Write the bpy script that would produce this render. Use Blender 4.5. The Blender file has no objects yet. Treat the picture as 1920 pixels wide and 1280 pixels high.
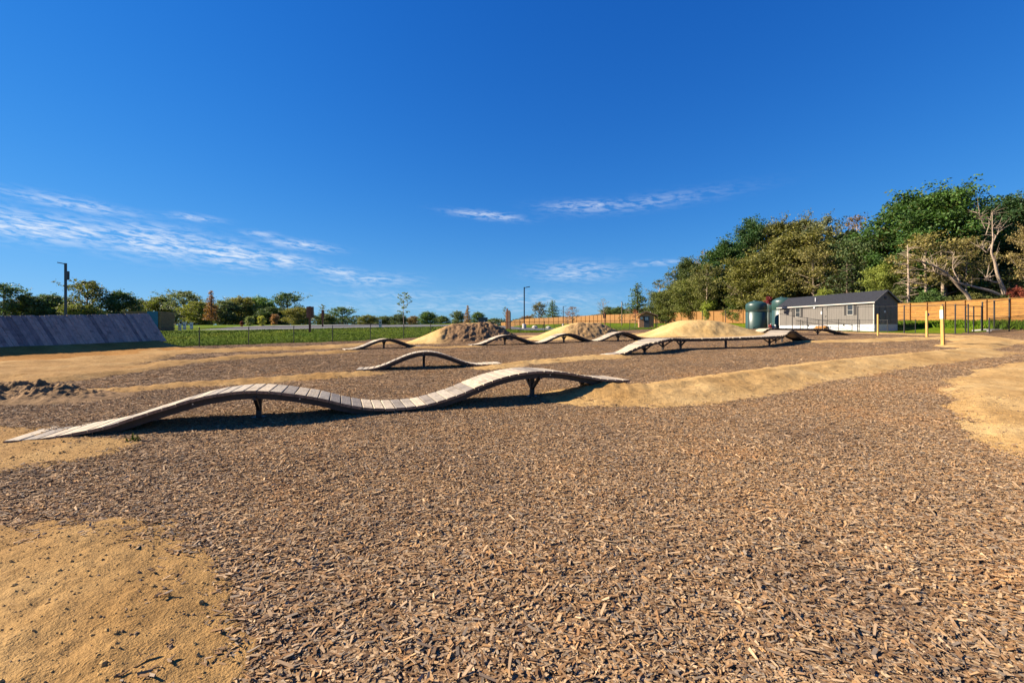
import bpy, bmesh, math, random
import numpy as np
from mathutils import Matrix, Vector

# ------------------------------------------------------------------ camera, sky, sun, exposure
S = bpy.context.scene
EYE, FPX, HOR, CXP = 1.5, 853.33, 622.0, 960.0
cam_d = bpy.data.cameras.new('camera'); cam = bpy.data.objects.new('camera', cam_d)
S.collection.objects.link(cam); S.camera = cam
cam.location = (0, 0, EYE); cam.rotation_euler = (math.radians(90), 0, 0)
cam_d.lens = 16; cam_d.sensor_width = 36; cam_d.shift_y = -(640 - HOR) / 1920.0
cam_d.clip_start = 0.05; cam_d.clip_end = 6000
S.render.resolution_x, S.render.resolution_y = 1024, 682
S.view_settings.view_transform = 'Standard'; S.view_settings.look = 'None'
S.view_settings.exposure = 1.54; S.view_settings.gamma = 1
S.view_settings.use_curve_mapping = False
S.render.engine = 'CYCLES'
S.cycles.use_denoising = True
try:
    S.cycles.denoiser = 'OPENIMAGEDENOISE'
except Exception:
    pass
S.cycles.max_bounces = 6; S.cycles.transparent_max_bounces = 8
S.cycles.diffuse_bounces = 3; S.cycles.glossy_bounces = 2

SUN_EL = math.radians(31); SUN_AZ = math.radians(-86)      # azimuth from +Y, clockwise positive
SD = Vector((math.sin(SUN_AZ) * math.cos(SUN_EL), math.cos(SUN_AZ) * math.cos(SUN_EL), math.sin(SUN_EL)))
sun_d = bpy.data.lights.new('sun', 'SUN'); sun = bpy.data.objects.new('sun', sun_d)
S.collection.objects.link(sun)
sun_d.energy = 5.0; sun_d.angle = math.radians(0.53); sun_d.color = (1.0, 0.86, 0.68)
sun.rotation_euler = (-SD).to_track_quat('-Z', 'Y').to_euler(); sun.location = (-30, 0, 40)

W = bpy.data.worlds.new('World'); S.world = W; W.use_nodes = True
wt = W.node_tree; wt.nodes.clear()
def wn(t, **k):
    n = wt.nodes.new(t)
    for a, b in k.items(): setattr(n, a, b)
    return n
def wmath(op, a, b=None, clamp=False):
    n = wn('ShaderNodeMath', operation=op, use_clamp=clamp)
    for i, v in enumerate((a, b)):
        if v is None: continue
        if isinstance(v, (int, float)): n.inputs[i].default_value = v
        else: wt.links.new(v, n.inputs[i])
    return n.outputs[0]
sky = wn('ShaderNodeTexSky', sky_type='NISHITA')
sky.sun_disc = False; sky.sun_elevation = SUN_EL; sky.sun_rotation = SUN_AZ
sky.altitude = 300; sky.air_density = 1.0; sky.dust_density = 0.0; sky.ozone_density = 3.0
hsv = wn('ShaderNodeHueSaturation'); hsv.inputs['Saturation'].default_value = 1.32; hsv.inputs['Hue'].default_value = .512; hsv.inputs['Value'].default_value = 1.0
wt.links.new(sky.outputs[0], hsv.inputs['Color'])
KD = .150
ssp = wn('ShaderNodeSeparateColor'); wt.links.new(hsv.outputs[0], ssp.inputs[0]); scm = wn('ShaderNodeCombineColor')
def roll(c, a, g): return wmath('DIVIDE', wmath('MULTIPLY', c, g), wmath('ADD', wmath('MULTIPLY', c, KD * a), 1.0))
wt.links.new(roll(ssp.outputs[0], .9, .46), scm.inputs[0])
wt.links.new(roll(ssp.outputs[1], 1.3, 1.10), scm.inputs[1]); wt.links.new(roll(ssp.outputs[2], 1.3, 1.80), scm.inputs[2])
tc = wn('ShaderNodeTexCoord'); sep = wn('ShaderNodeSeparateXYZ'); wt.links.new(tc.outputs['Generated'], sep.inputs[0])
az = wmath('MULTIPLY', wmath('ARCTAN2', sep.outputs[0], sep.outputs[1]), 57.29578)
el = wmath('MULTIPLY', wmath('ARCSINE', sep.outputs[2]), 57.29578)
# thin high cloud: (azimuth, elevation, half width, half height, tilt, amount)
CL = [(-46, 9.0, 6, 1.0, -.02, 1.0), (-38, 8.8, 5, 1.3, -.06, 1.0), (-32, 8.3, 4.5, 1.1, -.08, 1.0), (-27, 8.0, 3.0, .7, -.06, .9), (-25, 9.8, 3.0, .45, -.06, .8),
      (-21, 7.0, 2.5, .5, -.05, .75), (-17.5, 6.2, 4.5, .7, 0, .55), (-44, 11.4, 4, .5, -.05, .6), (-35, 11.6, 2, .3, 0, .55), (-29, 10.6, 1.5, .3, 0, .6),
      (-3.2, 14.3, 3.6, .4, -.08, .75), (9.5, 15.2, 4.2, .55, -.03, .62), (16, 15.2, 8, .7, .05, .28),
      (8.2, 7.4, 4.6, 1.0, 0, .55), (17.5, 8.2, 3.0, .3, .02, .45), (2, 4.2, 9, .8, 0, .42), (-14, 4.4, 8, .6, 0, .3), (-6, 3.0, 20, .7, 0, .28)]
cmb = wn('ShaderNodeCombineXYZ')
wt.links.new(wmath('MULTIPLY', az, .62), cmb.inputs[0])
wt.links.new(wmath('ADD', wmath('MULTIPLY', el, 3.0), wmath('MULTIPLY', az, .22)), cmb.inputs[1])
nz = wn('ShaderNodeTexNoise'); nz.inputs['Scale'].default_value = 1.0; nz.inputs['Detail'].default_value = 7
nz.inputs['Roughness'].default_value = .62; nz.inputs['Distortion'].default_value = .5
wt.links.new(cmb.outputs[0], nz.inputs['Vector'])
tot = None
for (a0, e0, sa, se, ti, am) in CL:
    da = wmath('SUBTRACT', az, a0)
    de = wmath('SUBTRACT', wmath('SUBTRACT', el, e0), wmath('MULTIPLY', da, ti))
    q = wmath('ADD', wmath('POWER', wmath('ABSOLUTE', wmath('MULTIPLY', da, 1 / sa)), 2.0),
              wmath('POWER', wmath('ABSOLUTE', wmath('MULTIPLY', de, 1 / se)), 2.0))
    g = wmath('MULTIPLY', wmath('POWER', 2.718, wmath('MULTIPLY', q, -0.9)), am)
    tot = g if tot is None else wmath('MAXIMUM', tot, g)
nn = wmath('MULTIPLY', wmath('SUBTRACT', nz.outputs['Fac'], .40), 4.4, True)
dens = wmath('MULTIPLY', wmath('MULTIPLY', nn, tot), .95, True)
cmix = wn('ShaderNodeMix', data_type='RGBA'); cmix.inputs['B'].default_value = (5.2, 5.7, 6.4, 1)
wt.links.new(dens, cmix.inputs['Factor']); wt.links.new(scm.outputs[0], cmix.inputs['A'])
bg = wn('ShaderNodeBackground'); bg.inputs['Strength'].default_value = 0.0545
wt.links.new(cmix.outputs['Result'], bg.inputs['Color'])
wo = wn('ShaderNodeOutputWorld'); wt.links.new(bg.outputs[0], wo.inputs[0])

# ------------------------------------------------------------------ helpers
COL = S.collection
rng = np.random.default_rng(7); random.seed(7)
def link(o):
    COL.objects.link(o); return o
def tag(o, label=None, cat=None, group=None, kind=None):
    if label: o['label'] = label
    if cat: o['category'] = cat
    if group: o['group'] = group
    if kind: o['kind'] = kind
    return o
def empty(name, loc, rz=0):
    o = link(bpy.data.objects.new(name, None)); o.location = loc; o.rotation_euler = (0, 0, rz)
    o.empty_display_size = .1
    return o
def mesh_from(verts, faces, name='m', smooth=False):
    me = bpy.data.meshes.new(name)
    me.from_pydata([tuple(v) for v in verts], [], [tuple(f) for f in faces]); me.update()
    if smooth: me.polygons.foreach_set('use_smooth', [True] * len(me.polygons))
    return me
def np_mesh(name, V, F, smooth=False):            # F: (n,4) or (n,3) array
    me = bpy.data.meshes.new(name); n, k = F.shape
    me.vertices.add(len(V)); me.vertices.foreach_set('co', np.ascontiguousarray(V, dtype=np.float32).ravel())
    me.loops.add(n * k); me.loops.foreach_set('vertex_index', F.astype(np.int32).ravel())
    me.polygons.add(n); me.polygons.foreach_set('loop_start', np.arange(n, dtype=np.int32) * k)
    me.polygons.foreach_set('loop_total', np.full(n, k, np.int32))
    if smooth: me.polygons.foreach_set('use_smooth', np.ones(n, bool))
    me.update(calc_edges=True); me.validate(); return me
def obj(name, me, mat=None, parent=None, loc=None):
    o = link(bpy.data.objects.new(name, me))
    if mat is not None and not me.materials: me.materials.append(mat)
    if parent is not None: o.parent = parent
    if loc is not None: o.location = loc
    return o
class MB:
    def __init__(s): s.v = []; s.f = []
    def box(s, c, d, rz=0, M=None):
        x, y, z = d[0] / 2, d[1] / 2, d[2] / 2
        R = Matrix.Rotation(rz, 3, 'Z'); b = len(s.v)
        for p in ((-x, -y, -z), (x, -y, -z), (x, y, -z), (-x, y, -z), (-x, -y, z), (x, -y, z), (x, y, z), (-x, y, z)):
            q = R @ Vector(p) + Vector(c)
            s.v.append(M @ q if M else q)
        s.f += [tuple(b + i for i in f) for f in ((0, 3, 2, 1), (4, 5, 6, 7), (0, 1, 5, 4), (1, 2, 6, 5), (2, 3, 7, 6), (3, 0, 4, 7))]
        return s
    def bar(s, a, b, w, h=None, up=(0, 0, 1)):          # square bar between two points
        a, b = Vector(a), Vector(b); h = h or w
        t = (b - a).normalized(); u = Vector(up)
        if abs(t.dot(u)) > .95: u = Vector((1, 0, 0))
        x = t.cross(u).normalized(); y = x.cross(t); i = len(s.v)
        for p in (a, b):
            for sx, sy in ((-1, -1), (1, -1), (1, 1), (-1, 1)): s.v.append(p + x * (sx * w / 2) + y * (sy * h / 2))
        s.f += [tuple(i + k for k in f) for f in ((0, 3, 2, 1), (4, 5, 6, 7), (0, 1, 5, 4), (1, 2, 6, 5), (2, 3, 7, 6), (3, 0, 4, 7))]
        return s
    def tube(s, pts, rads, n=6, cap=True):
        pts = [Vector(p) for p in pts]; b0 = len(s.v)
        for i, p in enumerate(pts):
            t = (pts[min(i + 1, len(pts) - 1)] - pts[max(i - 1, 0)]).normalized()
            u = Vector((0, 0, 1)) if abs(t.z) < .9 else Vector((1, 0, 0))
            x = t.cross(u).normalized(); y = x.cross(t); r = rads[i] if hasattr(rads, '__len__') else rads
            for k in range(n):
                a = 2 * math.pi * k / n; s.v.append(p + x * (r * math.cos(a)) + y * (r * math.sin(a)))
        for i in range(len(pts) - 1):
            for k in range(n):
                a = b0 + i * n + k; b = b0 + i * n + (k + 1) % n
                s.f.append((a, b, b + n, a + n))
        if cap:
            s.f.append(tuple(b0 + k for k in reversed(range(n))))
            s.f.append(tuple(b0 + (len(pts) - 1) * n + k for k in range(n)))
        return s
    def lathe(s, prof, n=32, c=(0, 0, 0)):
        b0 = len(s.v)
        for r, z in prof:
            for k in range(n):
                a = 2 * math.pi * k / n; s.v.append(Vector((c[0] + r * math.cos(a), c[1] + r * math.sin(a), c[2] + z)))
        for i in range(len(prof) - 1):
            for k in range(n):
                a = b0 + i * n + k; b = b0 + i * n + (k + 1) % n
                s.f.append((a, b, b + n, a + n))
        s.f.append(tuple(b0 + (len(prof) - 1) * n + k for k in range(n)))
        s.f.append(tuple(b0 + k for k in reversed(range(n))))
        return s
    def poly(s, pts):
        b = len(s.v); s.v += [Vector(p) for p in pts]; s.f.append(tuple(range(b, b + len(pts)))); return s
    def prism(s, pts, d):                              # closed prism: polygon pts extruded by vector d
        n = len(pts); b = len(s.v); d = Vector(d)
        s.v += [Vector(p) for p in pts] + [Vector(p) + d for p in pts]
        s.f.append(tuple(b + i for i in reversed(range(n)))); s.f.append(tuple(b + n + i for i in range(n)))
        for i in range(n):
            j = (i + 1) % n; s.f.append((b + i, b + j, b + n + j, b + n + i))
        return s
    def mesh(s, name='m', smooth=False): return mesh_from(s.v, s.f, name, smooth)
    def build(s, name, mat, parent=None, smooth=False): return obj(name, s.mesh(name, smooth), mat, parent)

# ---- materials
def newmat(name):
    m = bpy.data.materials.new(name); m.use_nodes = True
    nt = m.node_tree; nt.nodes.clear()
    o = nt.nodes.new('ShaderNodeOutputMaterial'); p = nt.nodes.new('ShaderNodeBsdfPrincipled')
    nt.links.new(p.outputs[0], o.inputs[0]); p.inputs['Roughness'].default_value = .8
    return m, nt, p, o
class NT:
    def __init__(s, nt): s.nt = nt
    def n(s, t, ins=None, **k):
        x = s.nt.nodes.new(t)
        for a, b in k.items(): setattr(x, a, b)
        for a, b in (ins or {}).items(): s.set(x.inputs[a], b)
        return x
    def set(s, i, v):
        if hasattr(v, 'is_output'): s.nt.links.new(v, i)
        else: i.default_value = v
    def noise(s, vec, scale, detail=4, rough=.55, dist=0):
        return s.n('ShaderNodeTexNoise', {'Vector': vec, 'Scale': scale, 'Detail': detail, 'Roughness': rough, 'Distortion': dist}).outputs['Fac']
    def ramp(s, fac, stops):
        r = s.n('ShaderNodeValToRGB', {'Fac': fac}); e = r.color_ramp.elements
        while len(e) < len(stops): e.new(.5)
        for i, (p, c) in enumerate(stops):
            e[i].position = p; e[i].color = (*c, 1) if len(c) == 3 else c
        return r.outputs['Color']
    def mix(s, fac, a, b, bt='MIX'):
        x = s.n('ShaderNodeMix', data_type='RGBA', blend_type=bt)
        s.set(x.inputs['Factor'], fac)
        for k, v in (('A', a), ('B', b)):
            s.set(x.inputs[k], (*v, 1) if isinstance(v, tuple) and len(v) == 3 else v)
        return x.outputs['Result']
    def math(s, op, a, b=0.0, clamp=False):
        return s.n('ShaderNodeMath', {0: a, 1: b}, operation=op, use_clamp=clamp).outputs[0]
    def vmul(s, v, k): return s.n('ShaderNodeVectorMath', {0: v, 1: k}, operation='MULTIPLY').outputs[0]
    def vadd(s, v, k): return s.n('ShaderNodeVectorMath', {0: v, 1: k}, operation='ADD').outputs[0]
    def bump(s, h, strength, dist, nrm=None):
        x = s.n('ShaderNodeBump', {'Height': h, 'Strength': strength, 'Distance': dist})
        if nrm is not None: s.set(x.inputs['Normal'], nrm)
        return x.outputs[0]
def simple(name, c, rough=.7, var=.25, scale=6, bump=0, metal=0, stretch=(1, 1, 1), rnd=0):
    m, nt, p, o = newmat(name); N = NT(nt)
    co = N.n('ShaderNodeTexCoord').outputs['Object']; oi = N.n('ShaderNodeObjectInfo').outputs['Random']
    v = N.vadd(N.vmul(co, stretch), N.n('ShaderNodeCombineXYZ', {0: N.math('MULTIPLY', oi, 37.), 1: N.math('MULTIPLY', oi, 91.)}).outputs[0])
    f = N.noise(v, scale, 5, .6)
    lo = tuple(x * (1 - var) for x in c); hi = tuple(min(1, x * (1 + var)) for x in c)
    colr = N.ramp(f, [(.3, lo), (.7, hi)])
    if rnd: colr = N.mix(1.0, colr, N.ramp(oi, [(0, (1 - rnd,) * 3), (1, (1 + rnd,) * 3)]), 'MULTIPLY')
    N.set(p.inputs['Base Color'], colr); p.inputs['Roughness'].default_value = rough; p.inputs['Metallic'].default_value = metal
    if bump: N.set(p.inputs['Normal'], N.bump(f, .6, bump))
    return m
MAT = {}
def mulch_mat():
    m, nt, p, o = newmat('mulch'); N = NT(nt); p.inputs['Specular IOR Level'].default_value = .08
    co = N.n('ShaderNodeNewGeometry').outputs['Position']
    vals = []
    for ang, sc in ((.5, 1), (-.7, 1.15), (1.9, .9)):
        mp = N.n('ShaderNodeMapping', {'Vector': co, 'Rotation': (0, 0, ang), 'Scale': (20 * sc, 62 * sc, 20)}, vector_type='POINT').outputs[0]
        dist = N.vadd(mp, N.vmul(N.n('ShaderNodeTexNoise', {'Vector': co, 'Scale': 5.0, 'Detail': 2}).outputs['Color'], (4, 4, 0)))
        vo = N.n('ShaderNodeTexVoronoi', {'Vector': dist, 'Scale': 1.0}, feature='F1')
        vals.append(vo)
    sel = N.noise(co, 26, 2)
    c = N.mix(N.math('GREATER_THAN', sel, .47), vals[0].outputs['Color'], vals[1].outputs['Color'])
    c = N.mix(N.math('GREATER_THAN', N.noise(co, 31, 2), .54), c, vals[2].outputs['Color'])
    d = N.mix(N.math('GREATER_THAN', sel, .47), vals[0].outputs['Distance'], vals[1].outputs['Distance'])
    g = N.n('ShaderNodeSeparateColor', {0: c}).outputs[0]
    colr = N.ramp(g, [(0, (.05, .03, .018)), (.22, (.12, .074, .041)), (.45, (.20, .127, .070)), (.7, (.25, .168, .095)), (.9, (.33, .235, .14)), (1, (.48, .37, .24))])
    big = N.noise(co, .55, 5, .6)
    colr = N.mix(1.0, colr, N.ramp(big, [(.30, (.72, .70, .72)), (.44, (.95, .93, .92)), (.56, (1.02, .98, .93)), (.70, (1.14, 1.0, .86))]), 'MULTIPLY')
    N.set(p.inputs['Base Color'], colr); p.inputs['Roughness'].default_value = .9
    h = N.math('ADD', N.math('MULTIPLY', g, .8), N.noise(co, 18, 3))
    N.set(p.inputs['Normal'], N.bump(h, .9, .03))
    return m
def dirt_mat(name, a, b, c, rough_amt, attr=None):
    m, nt, p, o = newmat(name); N = NT(nt); p.inputs['Specular IOR Level'].default_value = .08
    co = N.n('ShaderNodeNewGeometry').outputs['Position']
    f1 = N.noise(co, .8, 6, .6); f2 = N.noise(co, 9, 6, .7); f3 = N.noise(co, 70, 3, .6)
    colr = N.ramp(f1, [(.3, a), (.52, b), (.72, c)])
    colr = N.mix(.55, colr, N.ramp(f2, [(.3, (.42, .38, .34)), (.5, (1, 1, 1)), (.75, (1.25, 1.2, 1.12))]), 'MULTIPLY')
    colr = N.mix(.6, colr, N.ramp(f3, [(.3, (.45, .42, .38)), (.46, (1, 1, 1)), (.8, (1.15, 1.12, 1.1))]), 'MULTIPLY')
    tn = N.n('ShaderNodeAttribute', attribute_name='left_tone').outputs['Fac']
    colr = N.mix(tn, colr, N.mix(1.0, colr, (.68, .64, .60), 'MULTIPLY'))  # multiplies the dirt darker and browner where the tone mask is high
    h = N.math('ADD', N.math('MULTIPLY', f2, 1.0), N.math('MULTIPLY', f3, .4))
    N.set(p.inputs['Base Color'], colr); p.inputs['Roughness'].default_value = .95
    N.set(p.inputs['Normal'], N.bump(h, .7, rough_amt))
    return m, nt, p, N
MAT['mulch'] = mulch_mat()
MAT['dirt'] = dirt_mat('dirt', (.34, .205, .075), (.43, .28, .115), (.50, .35, .16), .06)[0]
def mound_mat():
    m, nt, p, N = dirt_mat('mound', (.42, .27, .10), (.48, .325, .135), (.54, .39, .18), .04)
    co = N.n('ShaderNodeNewGeometry').outputs['Position']
    a = N.n('ShaderNodeAttribute', attribute_name='rough').outputs['Fac']
    f = N.noise(co, 3.5, 6, .7)
    dark = N.ramp(f, [(.3, (.075, .045, .026)), (.5, (.16, .10, .055)), (.7, (.27, .17, .095))])
    old = p.inputs['Base Color'].links[0].from_socket
    N.set(p.inputs['Base Color'], N.mix(a, old, dark))
    return m
MAT['mound'] = mound_mat()
def lawn_mat():
    m, nt, p, o = newmat('lawn'); N = NT(nt); p.inputs['Specular IOR Level'].default_value = .05
    co = N.n('ShaderNodeNewGeometry').outputs['Position']
    f1 = N.noise(co, .25, 5, .6); f2 = N.noise(co, 2.2, 6, .75)
    colr = N.ramp(f1, [(.3, (.055, .105, .004)), (.55, (.095, .135, .006)), (.75, (.15, .155, .012))])
    colr = N.mix(.7, colr, N.ramp(f2, [(.3, (.35, .40, .3)), (.5, (1, 1, 1)), (.72, (1.3, 1.25, 1.1))]), 'MULTIPLY')
    N.set(p.inputs['Base Color'], colr); p.inputs['Roughness'].default_value = .9
    N.set(p.inputs['Normal'], N.bump(f2, 1, .12)); return m
MAT['lawn'] = lawn_mat()
MAT['asphalt'] = simple('asphalt', (.085, .085, .09), .9, .25, 3)
MAT['litter'] = simple('litter', (.05, .038, .02), .95, .5, 1.2, .1)
MAT['gravel'] = simple('gravel', (.34, .32, .29), .9, .35, 12, .05)
def board_mat(name, top, end, rnd=.35, stain=.5):
    m, nt, p, o = newmat(name); N = NT(nt)
    co = N.n('ShaderNodeTexCoord').outputs['Object']; oi = N.n('ShaderNodeObjectInfo').outputs['Random']
    off = N.n('ShaderNodeCombineXYZ', {0: N.math('MULTIPLY', oi, 53.), 1: N.math('MULTIPLY', oi, 17.), 2: N.math('MULTIPLY', oi, 29.)}).outputs[0]
    v = N.vadd(N.vmul(co, (2.2, 9, 2)), off)
    g = N.noise(v, 2.2, 8, .72, .6)
    st = N.noise(N.vadd(N.vmul(co, (1.6, .6, .6)), off), 1.7, 4, .6)
    lo = tuple(x * .55 for x in top); hi = tuple(x * 1.25 for x in top)
    colr = N.ramp(g, [(.28, lo), (.5, top), (.72, hi)])
    colr = N.mix(stain, colr, N.ramp(st, [(.3, (.62, .58, .54)), (.5, (1, 1, 1)), (.75, (1.12, 1.05, .95))]), 'MULTIPLY')
    colr = N.mix(1.0, colr, N.ramp(oi, [(0, (1 - rnd, 1 - rnd, 1 - rnd * .9)), (.3, (.92, .93, .95)), (.7, (1.05, 1.02, .98)), (1, (1 + rnd * .5, 1 + rnd * .4, 1 + rnd * .25))]), 'MULTIPLY')
    # sawn ends show fresher brown timber
    nx = N.math('ABSOLUTE', N.n('ShaderNodeSeparateXYZ', {0: N.n('ShaderNodeTexCoord').outputs['Normal']}).outputs[0])
    ec = N.mix(.7, end, N.ramp(N.noise(N.vadd(N.vmul(co, (1, 6, 3)), off), 4, 5), [(.3, (.3, .28, .26)), (.7, (1.3, 1.25, 1.2))]), 'MULTIPLY')
    colr = N.mix(N.math('GREATER_THAN', nx, .8), colr, ec)
    N.set(p.inputs['Base Color'], colr); p.inputs['Roughness'].default_value = .82
    N.set(p.inputs['Normal'], N.bump(g, .5, .02)); return m
MAT['board'] = board_mat('board', (.35, .30, .225), (.26, .165, .10), .5, .75)
MAT['wallboard'] = board_mat('wallboard', (.31, .245, .20), (.16, .12, .10), .5, 1.0)
MAT['cedar'] = board_mat('cedar', (.285, .138, .028), (.25, .12, .028), .3, .6)
MAT['steel'] = simple('steel', (.022, .020, .019), .55, .4, 8)
MAT['black'] = simple('black', (.012, .012, .013), .5, .2, 5)
MAT['bolt'] = simple('bolt', (.6, .6, .6), .35, .1, 5, metal=.9)
MAT['yellow'] = simple('yellow', (.42, .25, .06), .75, .2, 3, stretch=(8, 8, 1))
MAT['white'] = simple('white', (.52, .52, .52), .6, .06, 3)
MAT['sash'] = simple('sash', (.27, .255, .225), .6, .06, 3)
MAT['trim'] = simple('trim', (.40, .375, .33), .6, .06, 3)
MAT['tank'] = simple('tank', (.022, .055, .050), .4, .18, 1.2)
MAT['concrete'] = simple('concrete', (.45, .43, .40), .9, .15, 4, .01)
MAT['rust'] = simple('rust', (.20, .07, .035), .8, .35, 4)
MAT['panelbrown'] = simple('panelbrown', (.17, .10, .065), .8, .3, 3)
MAT['teal'] = simple('teal', (.015, .13, .20), .6, .2, 3)
MAT['darkmetal'] = simple('darkmetal', (.035, .04, .05), .5, .2, 4)
MAT['greenbox'] = simple('greenbox', (.02, .05, .045), .5, .2, 4)
MAT['red'] = simple('red', (.35, .03, .03), .5, .2, 4)
MAT['blue'] = simple('blue', (.05, .12, .30), .5, .2, 4)
MAT['purple'] = simple('purple', (.10, .05, .22), .5, .1, 4)
MAT['bark'] = simple('bark', (.115, .085, .06), .95, .45, 3, .05, stretch=(4, 4, .6))
MAT['palebark'] = simple('palebark', (.30, .23, .165), .95, .35, 3, .05, stretch=(4, 4, .6))
MAT['stone'] = simple('stone', (.42, .38, .33), .9, .25, 4, .05)
MAT['clod'] = simple('clod', (.13, .085, .05), .95, .4, 40)
MAT['bank'] = dirt_mat('bank', (.26, .125, .03), (.34, .17, .045), (.40, .22, .07), .05)[0]  # shade tone put into the colour: dirt darkened and reddened against blue skylight
MAT['glass'] = None
def glass_mat():
    m, nt, p, o = newmat('glass'); p.inputs['Base Color'].default_value = (.03, .035, .04, 1)
    p.inputs['Roughness'].default_value = .08; p.inputs['Specular IOR Level'].default_value = .8; return m
MAT['glass'] = glass_mat()
def siding_mat(name, c):
    m, nt, p, o = newmat(name); N = NT(nt)
    co = N.n('ShaderNodeTexCoord').outputs['Object']
    f = N.noise(N.vmul(co, (1, 1, .25)), 2.5, 5)
    N.set(p.inputs['Base Color'], N.ramp(f, [(.3, tuple(x * .9 for x in c)), (.7, tuple(x * 1.08 for x in c))]))
    p.inputs['Roughness'].default_value = .75; return m
MAT['siding'] = siding_mat('siding', (.125, .113, .098))
MAT['shutter'] = siding_mat('shutter', (.022, .020, .019))
MAT['shingle'] = simple('shingle', (.015, .017, .025), 1.0, .5, 9, .02)
def leaf_mat():
    m, nt, p, o = newmat('leaf'); N = NT(nt)
    oc = N.n('ShaderNodeObjectInfo').outputs['Color']
    a = N.n('ShaderNodeAttribute', attribute_name='var').outputs['Color']
    sp = N.n('ShaderNodeSeparateColor', {0: a})
    colr = N.mix(1.0, oc, N.ramp(sp.outputs[0], [(0, (.45, .48, .5)), (.5, (1, 1, 1)), (1, (1.6, 1.45, 1.2))]), 'MULTIPLY')
    colr = N.mix(N.math('MULTIPLY', sp.outputs[1], .35), colr, (.22, .11, .03))
    N.set(p.inputs['Base Color'], colr); p.inputs['Roughness'].default_value = .62
    p.inputs['Specular IOR Level'].default_value = .25
    tr = N.n('ShaderNodeBsdfTranslucent'); N.set(tr.inputs[0], N.mix(1.0, colr, (1.5, 1.6, .6), 'MULTIPLY'))
    mx = N.n('ShaderNodeMixShader', {0: .22, 1: p.outputs[0], 2: tr.outputs[0]}); N.set(o.inputs[0], mx.outputs[0]); return m
MAT['leaf'] = leaf_mat()
def chip_mat():
    m, nt, p, o = newmat('chip'); N = NT(nt); p.inputs['Specular IOR Level'].default_value = .15
    a = N.n('ShaderNodeAttribute', attribute_name='col').outputs['Color']
    co = N.n('ShaderNodeNewGeometry').outputs['Position']
    big = N.noise(co, .55, 5, .6)
    c = N.mix(1.0, a, N.ramp(big, [(.30, (.72, .70, .72)), (.44, (.95, .93, .92)), (.56, (1.02, .98, .93)), (.70, (1.14, 1.0, .86))]), 'MULTIPLY')
    c = N.mix(.5, c, N.ramp(N.noise(co, 160, 2), [(.3, (.6, .6, .6)), (.7, (1.25, 1.25, 1.25))]), 'MULTIPLY')
    N.set(p.inputs['Base Color'], c); p.inputs['Roughness'].default_value = .85; return m
MAT['chip'] = chip_mat()
def grass_mat():
    m, nt, p, o = newmat('grassblade'); N = NT(nt); p.inputs['Specular IOR Level'].default_value = .1
    a = N.n('ShaderNodeAttribute', attribute_name='var').outputs['Color']
    sp = N.n('ShaderNodeSeparateColor', {0: a})
    N.set(p.inputs['Base Color'], N.ramp(sp.outputs[0], [(0, (.05, .10, .004)), (.6, (.10, .15, .007)), (1, (.17, .175, .018))]))
    p.inputs['Roughness'].default_value = .7; return m
MAT['grass'] = grass_mat()

# ------------------------------------------------------------------ terrain functions (metres, camera foot near the origin)
def hash2(ix, iy, seed):
    n = (ix.astype(np.int64) * 374761393 + iy.astype(np.int64) * 668265263 + seed * 1442695041) & 0x7fffffff
    n = ((n ^ (n >> 13)) * 1274126177) & 0x7fffffff
    return ((n ^ (n >> 16)) & 0xffff) / 65535.0
def vnoise(x, y, seed=0):
    x0 = np.floor(x); y0 = np.floor(y); fx = x - x0; fy = y - y0
    fx = fx * fx * (3 - 2 * fx); fy = fy * fy * (3 - 2 * fy)
    a = hash2(x0, y0, seed); b = hash2(x0 + 1, y0, seed); c = hash2(x0, y0 + 1, seed); d = hash2(x0 + 1, y0 + 1, seed)
    return (a * (1 - fx) + b * fx) * (1 - fy) + (c * (1 - fx) + d * fx) * fy - .5
def fbm(x, y, seed=0, oct=4):
    r = 0; a = 1
    for i in range(oct):
        r = r + a * vnoise(x * 2 ** i + 13.7 * i, y * 2 ** i - 7.1 * i, seed + i); a *= .5
    return r
def sstep(a, b, x):
    t = np.clip((x - a) / (b - a), 0, 1); return t * t * (3 - 2 * t)
def seg_sd(x, y, pts):                                   # unsigned distance to polyline
    d = np.full(np.shape(x), 1e9); tt = np.zeros(np.shape(x))
    L = len(pts) - 1
    for i in range(L):
        ax, ay = pts[i]; bx, by = pts[i + 1]; dx, dy = bx - ax, by - ay
        t = np.clip(((x - ax) * dx + (y - ay) * dy) / (dx * dx + dy * dy + 1e-9), 0, 1)
        q = np.hypot(x - ax - t * dx, y - ay - t * dy); m = q < d
        d = np.where(m, q, d); tt = np.where(m, (i + t) / L, tt)
    return d, tt
def poly_sd(x, y, pts):                                   # signed distance, positive inside
    d, _ = seg_sd(x, y, list(pts) + [pts[0]]); ins = np.zeros(np.shape(x), bool); n = len(pts)
    for i in range(n):
        ax, ay = pts[i]; bx, by = pts[(i + 1) % n]
        c = ((ay > y) != (by > y)) & (x < (bx - ax) * (y - ay) / (by - ay + 1e-12) + ax); ins ^= c
    return np.where(ins, d, -d)
FX = np.array([-90, -40, -27, -21.3, -18.9, -16.4, -14, -11.6, -9.4, -1.9, .9, 3.7, 15, 21.3, 34, 35.4, 36, 40, 60, 120])
FY = np.array([8, 21, 28.5, 31, 32.5, 34, 35.5, 37.3, 39.5, 49, 50.5, 52, 58, 63, 66, 62, 45.5, 41, 38, 30])
WOODF = [(44, 15), (46.5, 34), (48.4, 43), (49.5, 58), (47.4, 75), (45, 89), (39.7, 113), (24.5, 165), (-5, 205)]
def wood_d(x, y):
    d, _ = seg_sd(x, y, WOODF)
    side = poly_sd(x, y, WOODF + [(-5, 900), (900, 900), (900, 15)]); return np.where(side > 0, d, -d)
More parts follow.
